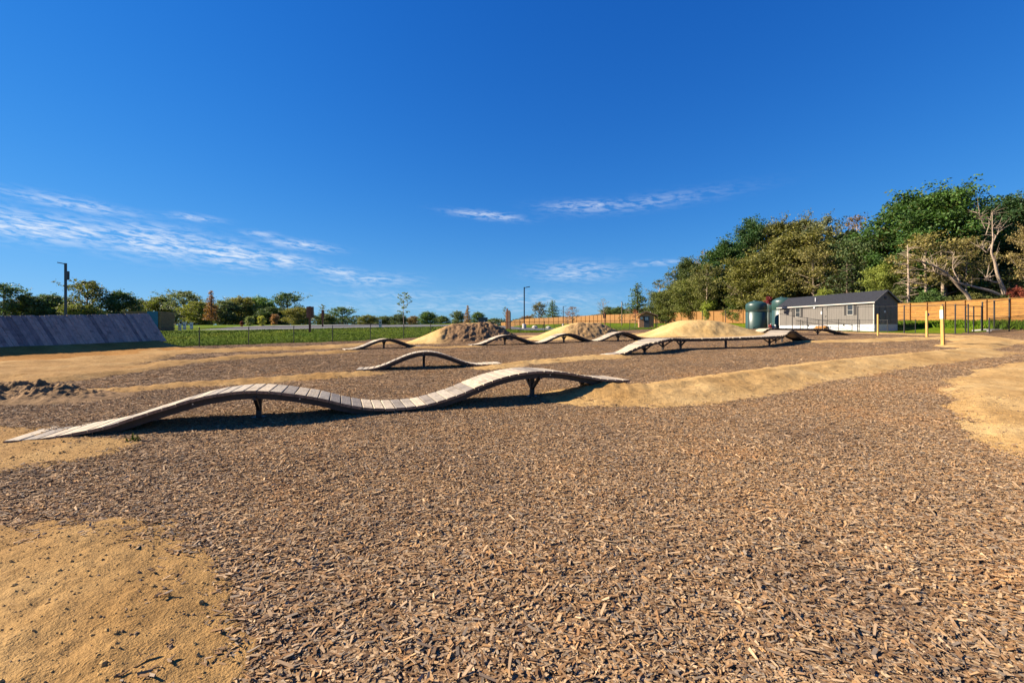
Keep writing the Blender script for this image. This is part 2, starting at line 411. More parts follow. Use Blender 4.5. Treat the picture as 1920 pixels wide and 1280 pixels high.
def G(x, y):
    x = np.asarray(x, float); y = np.asarray(y, float)
    z = .0325 * (np.clip(y, -30, 50) - 7.5) + (.02 * sstep(-8, 8, x)) * np.clip(y - 50, 0, 110) + .036 * (1 - sstep(-8, 8, x)) * np.clip(y - 50, 0, 27)
    z = z + .012 * np.clip(x, -35, 20)
    z = z + .10 * fbm(x * .13, y * .13, 5, 3) * sstep(2, 14, np.hypot(x, y)) + .03 * fbm(x * .7, y * .7, 9, 2)
    df = y - np.interp(x, FX, FY)
    z = z + .72 * sstep(.5, 11, df) * (1 - sstep(-9, 6, x)) * (y > 10)
    dw = wood_d(x, y)
    z = z + .75 * sstep(-8, 0, dw) * (x > 0) + np.clip(.13 * np.clip(dw - 3, 0, 200), 0, 9) * sstep(44, 58, x)
    return z
def pxy(px, Y): return (px - CXP) / FPX * Y
def gp(px, py, dz=0.0):
    k = (px - CXP) / FPX; lo, hi = 1.0, 300.0
    for _ in range(50):
        m = (lo + hi) / 2
        if EYE - (py - HOR) * m / FPX - dz - float(G(k * m, m)) > 0: lo = m
        else: hi = m
    return (k * lo, lo)
# dirt tracks: polyline (pixels of the photo, turned into ground points), half width m, crest height m
TR = [([(1135, 716), (1180, 716), (1240, 714), (1330, 704), (1450, 686), (1600, 668), (1740, 655), (1830, 647)], (1.35, 1.3), .30),
      ([(1810, 648), (1850, 640), (1800, 633), (1700, 634), (1620, 637), (1520, 639)], (1.3, .8), .12),
      ([(1900, 641), (1820, 629), (1700, 626), (1600, 623), (1540, 622)], (1.2, .9), .06),
      ([(1150, 667), (1060, 672), (990, 678), (925, 686)], (.8, .6), .12),
      ([(690, 697), (600, 703), (470, 712), (330, 720), (190, 731)], (.55, .7), .12),
      ([(655, 657), (560, 662), (440, 669), (330, 678), (220, 692), (90, 708), (-60, 722)], (.6, 1.3), .12),
      ([(780, 650), (830, 650), (890, 648)], (.5, .6), .08),
      ([(760, 640), (690, 645), (600, 650), (450, 655), (330, 660), (180, 668), (40, 672), (-90, 678)], (1.0, 1.7), .10),
      ([(980, 630), (1020, 629), (1060, 628)], (1.0, 1.0), .05),
      ([(1150, 627), (1220, 624), (1280, 622)], (.9, .9), .05),
      ([(1205, 638), (1290, 633), (1400, 629), (1440, 628)], (.55, .6), .08),
      ([(1390, 622), (1500, 621)], (1.0, .8), .04)]
TR = [([gp(*p, h if i == 0 else h * .5) for p in a], w, h) for i, (a, w, h) in enumerate(TR)]
PO = [([(-300, 985), (0, 977), (150, 966), (320, 972), (390, 1010), (415, 1100), (425, 1190), (440, 1290), (445, 1420), (-500, 1500)], .05),
      ([(1930, 678), (1850, 690), (1772, 712), (1775, 745), (1800, 790), (1850, 830), (1930, 862), (2250, 900), (2300, 690)], .06),
      ([(-60, 796), (60, 803), (150, 810), (230, 832), (190, 856), (90, 874), (-60, 892)], .0),
      ([(-140, 650), (120, 652), (310, 650), (330, 668), (250, 686), (100, 706), (-140, 722)], .07)]
PO = [([gp(*p) for p in a], h) for a, h in PO]
def dirt(x, y):                                           # signed distance (+ inside) and added height
    x = np.asarray(x, float); y = np.asarray(y, float)
    nzv = .26 * fbm(x * 1.1, y * 1.1, 31, 4) + .10 * fbm(x * 6, y * 6, 37, 2); sd = np.full(x.shape, -9.0); hh = np.zeros(x.shape)
    for pts, w, h in TR:
        d, t = seg_sd(x, y, pts); s = (w[0] * (1 - t) + w[1] * t) - d + nzv
        gro = .03 * np.exp(-((d - .22) / .12) ** 2) + .012 * np.sin(t * 90 + d * 5) * np.exp(-(d / .5) ** 2)
        hh = np.maximum(hh, -gro + h * sstep(0, 1.5 if h > .2 else .6, s) * (1 - .35 * t)); sd = np.maximum(sd, s)
    for pts, h in PO:
        s = poly_sd(x, y, pts) + nzv * 1.2
        hh = np.maximum(hh, h * sstep(0, .5, s)); sd = np.maximum(sd, s)
    rough = .035 * fbm(x * 2.6, y * 2.6, 51, 4) + .02 * fbm(x * 11, y * 11, 57, 2)
    und = .16 * fbm(x * .35 + 3, y * .9, 63, 3) * sstep(-9, -14, x) * sstep(12, 16, y)
    return sd, hh + (rough + und) * sstep(0, .5, sd)
def H(x, y):
    sd, h = dirt(x, y); return G(x, y) + np.where(sd > 0, np.maximum(h, 0) + .012, 0)
def Hs(x, y): return float(H(np.array([x]), np.array([y]))[0])

# ------------------------------------------------------------------ ground sheets
def polar(r0, r1, ratio, angs):
    rs = [r0]
    while rs[-1] < r1: rs.append(rs[-1] * ratio)
    R, A = np.meshgrid(np.array(rs), np.radians(angs), indexing='ij')
    X = R * np.sin(A); Y = R * np.cos(A); n, m = R.shape
    I = (np.arange(n - 1)[:, None] * m + np.arange(m - 1)[None, :]).ravel()
    return X.ravel(), Y.ravel(), np.stack([I, I + 1, I + m + 1, I + m], 1)
angs = np.concatenate([np.arange(-180, -66, 3.0), np.arange(-66, 66, .3), np.arange(66, 180.1, 3.0)])
X, Y, F = polar(.25, 2200, 1.022, angs)
Z = G(X, Y)
fx, fy = X[F].mean(1), Y[F].mean(1)
dfl = fy - np.interp(fx, FX, FY); dwl = wood_d(fx, fy)
cls = np.zeros(len(F), int)
cls[(dfl > .5)] = 1
PAVE = [(-36, 52), (-30, 49), (-20, 48.5), (-12, 52), (-4, 57), (3, 59), (14, 64), (26, 71), (26, 74), (12, 70), (4, 68), (8, 76), (8, 88), (3, 90), (-2, 74), (-10, 64), (-16, 68), (-22, 74), (-30, 76), (-40, 72)]
cls[poly_sd(fx, fy, PAVE) > 0] = 2
cls[(dwl > .3) & (fx > 20)] = 3
PAD = [(42.5, 43.0), (60, 40.5), (60, 36), (44, 38)]
cls[(poly_sd(fx, fy, PAD) > 0) & (dfl > .5) & (dwl < 0)] = 4
# centre cap so the sheet has no hole under the camera
for c, (nm, mt) in enumerate((('ground', 'mulch'), ('lawn', 'lawn'), ('parking_lot', 'asphalt'), ('forest_floor', 'litter'), ('gravel_pad', 'gravel'))):
    f = F[cls == c]; u, inv = np.unique(f, return_inverse=True)
    if not len(f): continue
    V = np.stack([X[u], Y[u], Z[u]], 1); f2 = inv.reshape(f.shape)
    o = obj(nm, np_mesh(nm, V, f2, True), MAT[mt]); tag(o, kind='structure')
# dirt track network
X, Y, F = polar(1.2, 66, 1.013, np.arange(-64, 64, .25))
sd, hh = dirt(X, Y)
keep = (sd[F] > -.22).any(1) & (np.hypot(X, Y)[F].max(1) < 66); f = F[keep]
f = f[(Y[f] - np.interp(X[f], FX, FY)).max(1) < 2.0]
u, inv = np.unique(f, return_inverse=True)
zz = G(X[u], Y[u]) + np.where(sd[u] > 0, np.maximum(hh[u], 0) + .012, .012 + np.maximum(sd[u], -.25) * .3)
o = obj('dirt_track', np_mesh('dirt_track', np.stack([X[u], Y[u], zz], 1), inv.reshape(f.shape), True), MAT['dirt']); tag(o, kind='structure')
at = o.data.attributes.new('left_tone', 'FLOAT', 'POINT'); at.data.foreach_set('value', np.clip(1 - sstep(-2.4, 2.6, X[u]) + .35 * fbm(X[u] * .3, Y[u] * .3, 91, 3), 0, 1).astype(np.float32))  # tone mask: dirt darker towards the left, with patchy variation

# ------------------------------------------------------------------ dirt mounds
def mound(name, label, cx, cy, rz, L, Wd, h, r1, r2, rough, flat=.8, seed=0, step=.07, clod=.16, fq=1.0):
    n, m = int(L / step), int(Wd / step)
    U, V = np.meshgrid(np.linspace(-L / 2, L / 2, n), np.linspace(-Wd / 2, Wd / 2, m), indexing='ij')
    ca, sa = math.cos(rz), math.sin(rz); XX = cx + U * ca - V * sa; YY = cy + U * sa + V * ca
    P = sstep(-L / 2, -L / 2 + r1, U) * (1 - sstep(L / 2 - r2, L / 2, U))
    vv = np.abs(V + .18 * fbm(U * 1.2, V * 1.2, seed, 3)); Q = 1 - sstep(flat, Wd / 2, vv)
    hgt = h * P * Q
    rg = sstep(flat * .9, flat * 1.25, vv + .3 * fbm(U * 1.5, V * 1.5, seed + 7, 3)) * (V < flat) * rough * sstep(-L / 2 + r1 * .52, -L / 2 + r1 * .9, U + .5 * fbm(U * 1.3, V * 1.3, seed + 8, 3))
    rg = np.maximum(rg, rough * .9 * sstep(L / 2 - r2 * 1.15, L / 2 - r2 * .8, U))
    if flat < .2: rg = np.full(U.shape, rough)
    z = G(XX, YY) + hgt - .04 + sstep(.02, .3, hgt) * (rg * clod * 1.9 * (.9 * fbm(XX * 1.7 * fq, YY * 1.7 * fq, seed + 3, 5) + .9 * fbm(XX * 6.5 * fq, YY * 6.5 * fq, seed + 4, 3) + .35 * fbm(XX * 15 * fq, YY * 15 * fq, seed + 9, 1)) + .02 * fbm(XX * 3, YY * 3, seed + 5, 3))
    z = np.where(hgt < .03, G(XX, YY) - .05, z)
    I = (np.arange(n - 1)[:, None] * m + np.arange(m - 1)[None, :]).ravel()
    F = np.stack([I, I + m, I + m + 1, I + 1], 1)
    base = np.array([cx, cy, float(G(cx, cy))])
    me = np_mesh(name, np.stack([XX.ravel(), YY.ravel(), z.ravel()], 1) - base, F, True)
    at = me.attributes.new('rough', 'FLOAT', 'POINT'); at.data.foreach_set('value', rg.ravel().astype(np.float32))
    o = obj(name, me, MAT['mound'], loc=tuple(base)); tag(o, label, 'dirt mound', 'dirt jumps in front of the low fence' if flat > .2 else None); return o
c = gp(862, 641); mound('dirt_mound', 'largest dirt jump with a sandy ramp and rough brown clods on its near side', c[0] + .2, c[1] + 1.0, .10, 9.8, 6.4, 1.40, 4.8, 3.4, 1.0, .9, 3, .07, .10)
c = gp(1085, 635); mound('dirt_mound', 'middle dirt jump with sandy ramp on the left and a chip covered right side', c[0], c[1] + 1.2, .14, 9.2, 5.8, 1.25, 5.0, 3.2, .75, .8, 11, .07, .08)
c = gp(1330, 629); mound('dirt_mound', 'smooth pale sand jump left of the green tanks', c[0], c[1] + 1.2, .12, 12.5, 6.8, 1.32, 5.2, 6.8, 0.0, 1.0, 19)
c = gp(20, 748); mound('dirt_mound', 'low rough heap of brown dirt clods at the left edge behind the near ramp', c[0], c[1], .05, 6.4, 2.3, 0.40, 1.6, 3.2, .9, .1, 23, .03, .075, 2.0)
# earth bank that carries the wall ride
WR0, WR1 = (-22.0, 29.0), (-25.2, 16.5)                   # foot line of the boards, right end and left end
NS = 46
def wr(s):                                                # foot point, unit outward normal at arc fraction s
    bow = .3 * math.sin(math.pi * s) * -1
    dx, dy = WR1[0] - WR0[0], WR1[1] - WR0[1]; l = math.hypot(dx, dy)
    n0 = (-dy / l, dx / l)
    p = (WR0[0] + dx * s + n0[0] * bow, WR0[1] + dy * s + n0[1] * bow)
    ca = -.3 * math.pi * math.cos(math.pi * s) / l
    tx, ty = dx / l + n0[0] * ca, dy / l + n0[1] * ca; q = math.hypot(tx, ty); return p, (-ty / q, tx / q)
def wr_base(s): return .96 - .24 * s - .06 * math.sin(math.pi * s)
V = []; Fq = []; prof = [(-2.6, -1), (-1.6, .0), (-.2, 0), (.0, .02), (.5, -.08), (1.1, -.24), (1.9, -.42), (2.9, -.55), (3.9, -1)]
for i in range(NS + 1):
    s = -.06 + 1.12 * i / NS; p, n = wr(min(max(s, -.1), 1.1)); zb = wr_base(s); endf = min(1, max(0, (s + .06) / .10)) if s < .1 else 1
    for d, dz in prof:
        x, y = p[0] + n[0] * d, p[1] + n[1] * d; g = Hs(x, y)
        z = g - .12 if dz == -1 else g + max((zb + dz - g) * endf, -.04) + .03 * float(fbm(np.array([x * 2.0]), np.array([y * 2.0]), 77, 3)[0])
        V.append((x, y, z))
k = len(prof)
for i in range(NS):
    for j in range(k - 1): Fq.append((i * k + j, i * k + j + 1, (i + 1) * k + j + 1, (i + 1) * k + j))
o = obj('earth_bank', mesh_from(V, Fq, 'earth_bank', True), MAT['bank']); tag(o, kind='structure')

# ------------------------------------------------------------------ wall ride of leaning boards
def unit_board(bev):
    bm = bmesh.new(); bmesh.ops.create_cube(bm, size=1)
    for v in bm.verts: v.co = v.co
    me = bpy.data.meshes.new('board'); bm.to_mesh(me); bm.free(); return me
def chamfer_board(L, w, t, b=.006):                       # long axis X, thickness Z, chamfered top edges
    prof = [(-w / 2, -t / 2), (w / 2, -t / 2), (w / 2, t / 2 - b), (w / 2 - b, t / 2), (-w / 2 + b, t / 2), (-w / 2, t / 2 - b)]
    mb = MB(); mb.prism([(-L / 2, y, z) for y, z in prof], (L, 0, 0)); return mb.mesh('board')
wall_root = empty('wall_ride', (WR0[0], WR0[1], Hs(*WR0)))
tag(wall_root, 'long leaning wall of weathered dark boards on the left, in shade', 'wall ride')
wall_root_i = Matrix.Translation(-Vector(wall_root.location))
def place(o, M, root):
    o.parent = root; o.matrix_parent_inverse = Matrix.Identity(4); o.matrix_local = Matrix.Translation(-Vector(root.location)) @ M
LEAN_H, LEAN_D = 1.72, 1.62
wl = math.hypot(LEAN_H, LEAN_D)
wbm = chamfer_board(wl, .19, .04); wbm.materials.append(MAT['wallboard'])
arc = math.hypot(WR1[0] - WR0[0], WR1[1] - WR0[1]); nb = int(arc / .195)
tops = []
for i in range(nb):
    s = (i + .5) / nb; p, n = wr(s); zb = wr_base(s) - .05; hs = 1.04 - .24 * s
    a = Vector((p[0], p[1], zb)); b = Vector((p[0] - n[0] * LEAN_D * hs, p[1] - n[1] * LEAN_D * hs, zb + LEAN_H * hs + random.uniform(-.02, .02)))
    ex = (b - a).normalized(); ez = Vector((n[0], n[1], 0)); ez = (ez - ex * ez.dot(ex)).normalized(); ey = ez.cross(ex)
    off = ez * random.uniform(-.008, .008)
    M = Matrix((ex, ey, ez)).transposed().to_4x4() ; M.translation = (a + b) / 2 + off
    o = link(bpy.data.objects.new('board', wbm)); place(o, M, wall_root); o.scale.x = (b - a).length / wl
    tops.append((b, ez, ex))
for hfrac in (.25, .75):                                   # rails behind the boards
    mb = MB()
    for i in range(0, nb - 1, 2):
        j = min(i + 2, nb - 1)
        pts = []
        for q in (i, j):
            b, ez, ex = tops[q]; pts.append(b - ex * wl * (1 - hfrac) * .9 - ez * .07 - Vector(wall_root.location))
        mb.bar(pts[0], pts[1], .05, .09)
    mb.build('rail', MAT['bark'], wall_root)
for i in range(2, nb, 9):
    b, ez, ex = tops[i]; f = Vector((b.x - ez.x * .25, b.y - ez.y * .25, 0)); f.z = Hs(f.x, f.y) - .1
    MB().bar(f - Vector(wall_root.location), b - ex * .2 - ez * .12 - Vector(wall_root.location), .1).build('brace', MAT['bark'], wall_root)

# ------------------------------------------------------------------ wooden ride ramps
def catmull(pts, n=24):
    P = [Vector(p) for p in pts]; P = [P[0] * 2 - P[1]] + P + [P[-1] * 2 - P[-2]]; out = []
    for i in range(1, len(P) - 2):
        for k in range(n):
            t = k / n; a, b, c, d = P[i - 1:i + 3]
            out.append(.5 * ((2 * b) + (c - a) * t + (2 * a - 5 * b + 4 * c - d) * t * t + (3 * b - a - 3 * c + d) * t ** 3))
    out.append(P[-2]); return out
def resample(path, step):
    out = [path[0]]; acc = 0
    for a, b in zip(path, path[1:]):
        l = (b - a).length
        while acc + l >= step:
            t = (step - acc) / l; a = a + (b - a) * t; out.append(a.copy()); l = (b - a).length; acc = 0
        acc += l
    return out
def steel_support(root, P, lat, ztop, single=False, spread=.40):
    g = Hs(P.x, P.y) - .05; r0 = Vector(root.location); up = Vector((0, 0, 1))
    b = Vector((P.x, P.y, g)); t = Vector((P.x, P.y, ztop))
    post = MB(); post.bar(b - r0, t - r0, .085, .085, lat); post.box(b - r0 + up * .055, (.2, .2, .015))
    po = post.build('post', MAT['steel'], root)
    if not single:
        for sgn in (-1, 1):
            a = b.lerp(t, .42)
            MB().bar(a - r0, Vector((P.x, P.y, ztop)) + lat * (sgn * spread) - r0, .05, .06, lat).build('arm', MAT['steel'], root)
        MB().bar(t - lat * (spread + .08) - r0, t + lat * (spread + .08) - r0, .06, .05).build('crossbar', MAT['steel'], root)
def ramp(label, ctrl, width, supports, bevel_seed=0, step=.192, group='wooden ride ramps on the chips', rough_edge=.0, ends=True):
    path = resample(catmull(ctrl), .048)
    root = empty('wooden_ramp', (path[0].x, path[0].y, Hs(path[0].x, path[0].y))); r0 = Vector(root.location)
    tag(root, label, 'ramp', group)
    bme = chamfer_board(width, .178, .048, .009); bme.materials.append(MAT['board']); rr = random.Random(bevel_seed)
    k = max(1, int(round(step / .048))); N = len(path)
    lats = []; tans = []
    for i in range(N):
        t = (path[min(i + 2, N - 1)] - path[max(i - 2, 0)]).normalized(); tans.append(t)
        lats.append(Vector((-t.y, t.x, 0)).normalized())
    for i in range(k // 2, N - k // 2, k):
        ex = lats[i]; ey = -tans[i]; ez = ex.cross(ey)
        if ez.z < 0: ez = -ez; ey = -ey
        jit = rr.uniform(-1, 1) * (.006 + rough_edge)
        M = Matrix((ex, ey, ez)).transposed().to_4x4(); M.translation = path[i] - ez * .024 + ex * jit + ez * rr.uniform(-.002, .002)
        M = M @ Matrix.Rotation(rr.uniform(-.004, .004), 4, 'Y') @ Matrix.Rotation(rr.uniform(-.006, .006), 4, 'Z')
        o = link(bpy.data.objects.new('board', bme)); place(o, M, root)
    for sgn in (-1, 1):                                    # curved bearers under the deck edges
        mb = MB(); q = width / 2 - .14; n0 = None
        idx = list(range(2, N - 2, 2))
        for i in idx:
            ez = lats[i].cross(tans[i]); ez = ez if ez.z > 0 else -ez
            c = path[i] + lats[i] * (sgn * q) - r0
            dep = .105
            for dx, dz in ((-.025, -.049), (.025, -.049), (.025, -.049 - dep), (-.025, -.049 - dep)):
                mb.v.append(c + lats[i] * dx + ez * dz)
        m = len(idx)
        for j in range(m - 1):
            for a in range(4):
                b = (a + 1) % 4; mb.f.append((j * 4 + a, (j + 1) * 4 + a, (j + 1) * 4 + b, j * 4 + b))
        mb.f.append((3, 2, 1, 0)); mb.f.append(tuple((m - 1) * 4 + a for a in range(4)))
        be = mb.build('bearer', MAT['steel'], root)
        for i in range(14, N - 10, 34):
            c = path[i] + lats[i] * (sgn * (q + .027)) - r0; ez = lats[i].cross(tans[i]); ez = ez if ez.z > 0 else -ez
            c = c - ez * .085; MB().tube([c, c + lats[i] * (sgn * .012)], .011, 6).build('bolt', MAT['bolt'], be)
    if ends:                                               # short timber sleepers where the deck lands
        for i in (int(.9 / .048), N - int(.9 / .048)):
            if 0 < i < N - 1:
                c = path[i]; g = Hs(c.x, c.y)
                hgt = max(.08, c.z - .15 - g + .1)
                for w_ in (-.36, 0, .36): MB().bar(c + lats[i] * w_ - r0 + Vector((0, 0, min(g - .05 - c.z, -.2))), c + lats[i] * w_ - r0 + Vector((0, 0, -.13)), .1, .09, lats[i]).build('sleeper', MAT['bark'], root)
    for sp in supports:
        kind = sp[1]; i = min(range(N), key=lambda i: (path[i].x - sp[0][0]) ** 2 + (path[i].y - sp[0][1]) ** 2) if not isinstance(sp[0], float) else int(sp[0] * (N - 1))
        steel_support(root, path[i], lats[i], path[i].z - .145, kind == 'I')
    return root
WDT = 1.08
# near ramp, read off its near edge: (x, deck height)
NE = [(-7.25, -.055), (-6.9, -.05), (-6.52, 0.0), (-6.17, .07), (-5.83, .19), (-5.47, .31), (-5.09, .43), (-4.73, .50), (-4.37, .525), (-4.0, .49), (-3.64, .42), (-3.3, .335), (-2.97, .225), (-2.62, .14),
      (-2.27, .105), (-1.93, .105), (-1.6, .14), (-1.27, .22), (-.95, .32), (-.65, .44), (-.34, .55), (-.02, .63), (.33, .68), (.7, .69), (1.12, .65), (1.6, .555), (1.92, .49), (2.3, .445), (2.72, .43)]
dv = Vector((1, .37, 0)).normalized(); nv = Vector((-dv.y, dv.x, 0))
ctrl = [Vector((x, 9.16 + .37 * x, z)) + nv * (WDT / 2) for x, z in NE]
ramp('long double hump board ramp nearest the viewer, wavy deck on two dark posts', ctrl, WDT, [(.297, 'Y'), (.795, 'Y')], 1)
def hump_ramp(label, p0, p1, humps, h, seed, flat=(.10, .10), z0=.05, z1=.05, supp=None):
    a = Vector((p0[0], p0[1], 0)); b = Vector((p1[0], p1[1], 0)); ctrl = []; n = 16 * humps
    za, zb = Hs(*p0) + z0, Hs(*p1) + z1
    for i in range(n + 1):
        t = i / n; q = a.lerp(b, t); u = min(1, max(0, (t - flat[0]) / (1 - flat[0] - flat[1])))
        w = .5 - .5 * math.cos(2 * math.pi * humps * u)
        base = za + (zb - za) * t if humps > 1 or True else 0
        ctrl.append(Vector((q.x, q.y, base + h * w ** .9)))
    supp = supp or [(flat[0] + (1 - flat[0] - flat[1]) * (k + .5) / humps, 'Y') for k in range(humps)]
    return ramp(label, ctrl, WDT, supp, seed)
def shift(p, d, k): return (p[0] + d[0] * k, p[1] + d[1] * k)
hump_ramp('single hump board ramp just behind the near double hump ramp', shift(gp(664, 695), (0, 1), .3), shift(gp(940, 684), (0, 1), .3), 1, .52, 2, (.07, .17))
hump_ramp('single hump board ramp left of the largest dirt jump', shift(gp(642, 656), (0, 1), .2), shift(gp(790, 650), (0, 1), .2), 1, .52, 3, (.08, .06))
a = gp(881, 647); b = gp(1214, 636.5)
hump_ramp('row of three joined hump ramps in front of the middle dirt jump', a, b, 3, .55, 4, (.02, .02))
def g_(x, y, dz): return Vector((x, y, Hs(x, y) + dz))
ramp('zigzag raised board walkway on forked posts left of the grey trailer',
     [g_(4.1, 20.5, .03), g_(4.9, 20.6, .13), g_(5.6, 20.75, .40), g_(6.3, 21.1, .56), g_(7.2, 22.2, .60), g_(8.2, 23.3, .57), g_(9.6, 23.55, .54), g_(11.1, 23.6, .54), g_(12.8, 24.2, .54),
      g_(14.4, 25.3, .54), g_(15.4, 26.5, .60), g_(16.3, 27.6, .72), g_(17.2, 28.4, .62), g_(18.0, 28.9, .28), g_(18.9, 29.3, .07), g_(19.5, 29.5, .04)],
     WDT, [((6.1, 21.0), 'Y'), ((7.5, 22.5), 'Y'), ((8.7, 23.4), 'Y'), ((11.1, 23.6), 'I'), ((14.2, 25.2), 'Y'), ((15.2, 26.3), 'Y'), ((16.5, 27.8), 'Y')], 5, rough_edge=.03)
ramp('low straight raised board walkway just in front of the grey trailer',
     [g_(20.0, 38.8, .04), g_(20.9, 39.0, .15), g_(21.6, 39.2, .45), g_(22.3, 39.4, .52), g_(24.0, 39.5, .52), g_(26.2, 39.6, .52), g_(27.2, 39.6, .5), g_(28.0, 39.5, .3), g_(29.0, 39.4, .06)],
     WDT, [((21.8, 39.2), 'Y'), ((24.0, 39.5), 'I'), ((26.6, 39.6), 'Y')], 6, rough_edge=.02)

# ------------------------------------------------------------------ fences
def chain_fence(name, label, posts, h, post_r=.03, rails=(1.0,), fabric=True, mat='black', fab_sp=.075, low=0.0, wire=.0032):
    pts = [Vector((x, y, Hs(x, y))) for x, y in posts]; root = empty(name, tuple(pts[0])); r0 = pts[0].copy()
    tag(root, label, 'fence')
    for p in pts:
        mb = MB(); mb.tube([p - r0 - Vector((0, 0, .15)), p - r0 + Vector((0, 0, h + .03))], post_r, 8)
        mb.lathe([(post_r * 1.35, 0), (post_r * 1.2, .03), (.004, .06)], 8, tuple(p - r0 + Vector((0, 0, h + .03)))); mb.build('post', MAT[mat], root)
    for a, b in zip(pts, pts[1:]):
        for r in rails:
            u = Vector((0, 0, h * r)); MB().tube([a - r0 + u, b - r0 + u], .021, 6).build('rail', MAT[mat], root)
    if fabric:
        mb = MB()
        for a, b in zip(pts, pts[1:]):
            L = (b - a).length; t = (b - a) / L; n = int((L + h) / fab_sp); hh = h - low
            for i in range(n):
                for sg in (1, -1):
                    s0 = i * fab_sp - (hh if sg > 0 else 0); s1 = s0 + hh * sg if sg > 0 else s0 - hh
                    za, zb = low, h
                    # clip to the bay
                    def cl(s0, z0, s1, z1):
                        if s0 > s1: s0, z0, s1, z1 = s1, z1, s0, z0
                        if s1 <= 0 or s0 >= L: return None
                        if s0 < 0: z0 += (z1 - z0) * (0 - s0) / (s1 - s0); s0 = 0
                        if s1 > L: z1 = z0 + (z1 - z0) * (L - s0) / (s1 - s0); s1 = L
                        return s0, z0, s1, z1
                    c = cl(s0, za, s1, zb)
                    if c is None or abs(c[2] - c[0]) < .01: continue
                    p = a + t * c[0] + Vector((0, 0, c[1])) - r0; q = a + t * c[2] + Vector((0, 0, c[3])) - r0
                    mb.bar(p, q, wire)
        mb.build('mesh_fabric', MAT[mat], root)
    return root
lowp = [(-33.0, 25.2), (-30.0, 26.8), (-27, 28.5), (-24.2, 29.7), (-21.3, 31.0), (-18.8, 32.5), (-16.3, 34), (-14.0, 35.5), (-11.6, 37.3), (-9.4, 39.5), (-7.5, 41.9), (-5.6, 44.3), (-3.7, 46.7), (-1.9, 49), (.9, 50.5), (3.7, 52), (6.6, 53.5), (9.4, 55), (12.2, 56.5), (15, 58), (18.2, 60.4), (21.3, 63), (24.4, 63.6), (27.5, 64.3)]
chain_fence('chain_link_fence', 'long low black chain link fence between the dirt jumps and the lawn', lowp, 1.22, fab_sp=.10)
lowr = [(36.5, 61.0), (36.45, 57.5), (36.4, 54), (36.3, 50.6), (36.2, 47.4), (37.3, 45.2), (39.0, 44.0)]
chain_fence('chain_link_fence', 'low black chain link fence along the front of the grey trailer', lowr, 1.22, fab_sp=.12)
tall = [(27.6, 66.0), (30.6, 65.2), (33.4, 64.2), (35.0, 61.9), (35.1, 57.0), (35.2, 51.6), (35.1, 46.2), (37.4, 43.4), (38.6, 40.8), (39.35, 40.4), (41.0, 40.9)]
chain_fence('tall_fence', 'tall black post fence from the sand jump to the gate, passing the trailer', tall, 2.55, .05, (1.0,), False)
gate_pts = [(41.0, 41.2), (43.2, 41.8)]
g0 = empty('fence_gate', (41.0, 41.2, Hs(41.0, 41.2))); tag(g0, 'tall black steel framed gate right of the yellow posts', 'gate')
gz = .12
for x in (0.08, 1.1, 2.1): MB().bar((x, x * .27, gz), (x, x * .27, 2.45), .07).build('upright', MAT['black'], g0)
for z in (gz, 1.55, 2.45): MB().bar((.08, .02, z), (2.1, .567, z), .05).build('rail', MAT['black'], g0)
MB().box((2.0, .5, 1.2), (.06, .1, .25)).build('latch', MAT['black'], g0)
chain_fence('tall_fence', 'tall black post fence right of the gate at the right edge', [(43.2, 41.8), (44.4, 41.9), (45.9, 42.0), (47.4, 41.6), (49.0, 41.0), (51.2, 40.2), (54, 39)], 2.55, .06, (1.0, .02), False)
chain_fence('chain_link_fence', 'short low black mesh fence panel at the right edge by the gravel', [(40.9, 39.0), (42.6, 39.0), (44.4, 38.7), (47.5, 38.0), (50.5, 37)], 1.25, .045, fab_sp=.06, wire=.006)

def wood_fence(label, line, bay, h, individual, seed):
    path = resample(catmull([Vector((x, y, 0)) for x, y in line], 20), bay)
    pts = [Vector((p.x, p.y, Hs(p.x, p.y))) for p in path]; root = empty('wooden_fence', tuple(pts[0])); r0 = pts[0].copy(); tag(root, label, 'fence')
    npl = 12 if individual else 8
    bme = chamfer_board(1.0, h / npl - .022, .025, .004); bme.materials.append(MAT['cedar'])
    for a, b in zip(pts, pts[1:]):
        t = (b - a); sv = Vector((-t.y, t.x, 0)).normalized() * .085
        mb = MB(); mb.box(a + sv - r0 + Vector((0, 0, h / 2)), (.13, .13, h + .12), math.atan2(b.y - a.y, b.x - a.x)); mb.build('post', MAT['cedar'], root)
        t = (b - a); L = math.hypot(t.x, t.y); ex = t.normalized(); ez = Vector((-t.y, t.x, 0)).normalized(); ey = ez.cross(ex)
        mb = MB()
        for k in range(npl):
            c = (a + b) / 2 + Vector((0, 0, .06 + (k + .5) * h / npl)) + ez * random.uniform(-.006, .006)
            if individual:
                M = Matrix((ex, ey, ez)).transposed().to_4x4(); M.translation = c
                o = link(bpy.data.objects.new('plank', bme)); place(o, M, root); o.scale.x = t.length - .02
            else: mb.bar(a - r0 + Vector((0, 0, .06 + (k + .5) * h / npl)), b - r0 + Vector((0, 0, .06 + (k + .5) * h / npl)), .03, h / npl - .015)
        if not individual: tag(mb.build('plank_panel', MAT['cedar'], root), kind='stuff')
        mb = MB(); cc = Vector((0, 0, h + .09)); mb.bar(a - r0 + cc, b - r0 + cc, .16, .035); mb.build('cap_rail', MAT['cedar'], root)
    return root
wood_fence('tall tan plank fence right of the grey trailer below the big trees', [(43.5, 18), (45.6, 30), (46.9, 36), (48.4, 43), (49.1, 50), (49.5, 58), (48.9, 65)], 2.44, 2.5, True, 1)
wood_fence('far tan plank fence running left from the green tanks behind the small shed', [(48.9, 65), (47.4, 75), (45, 89), (39.7, 113), (33, 137), (24.5, 165), (12, 186), (-5, 205)], 3.0, 2.6, False, 2)

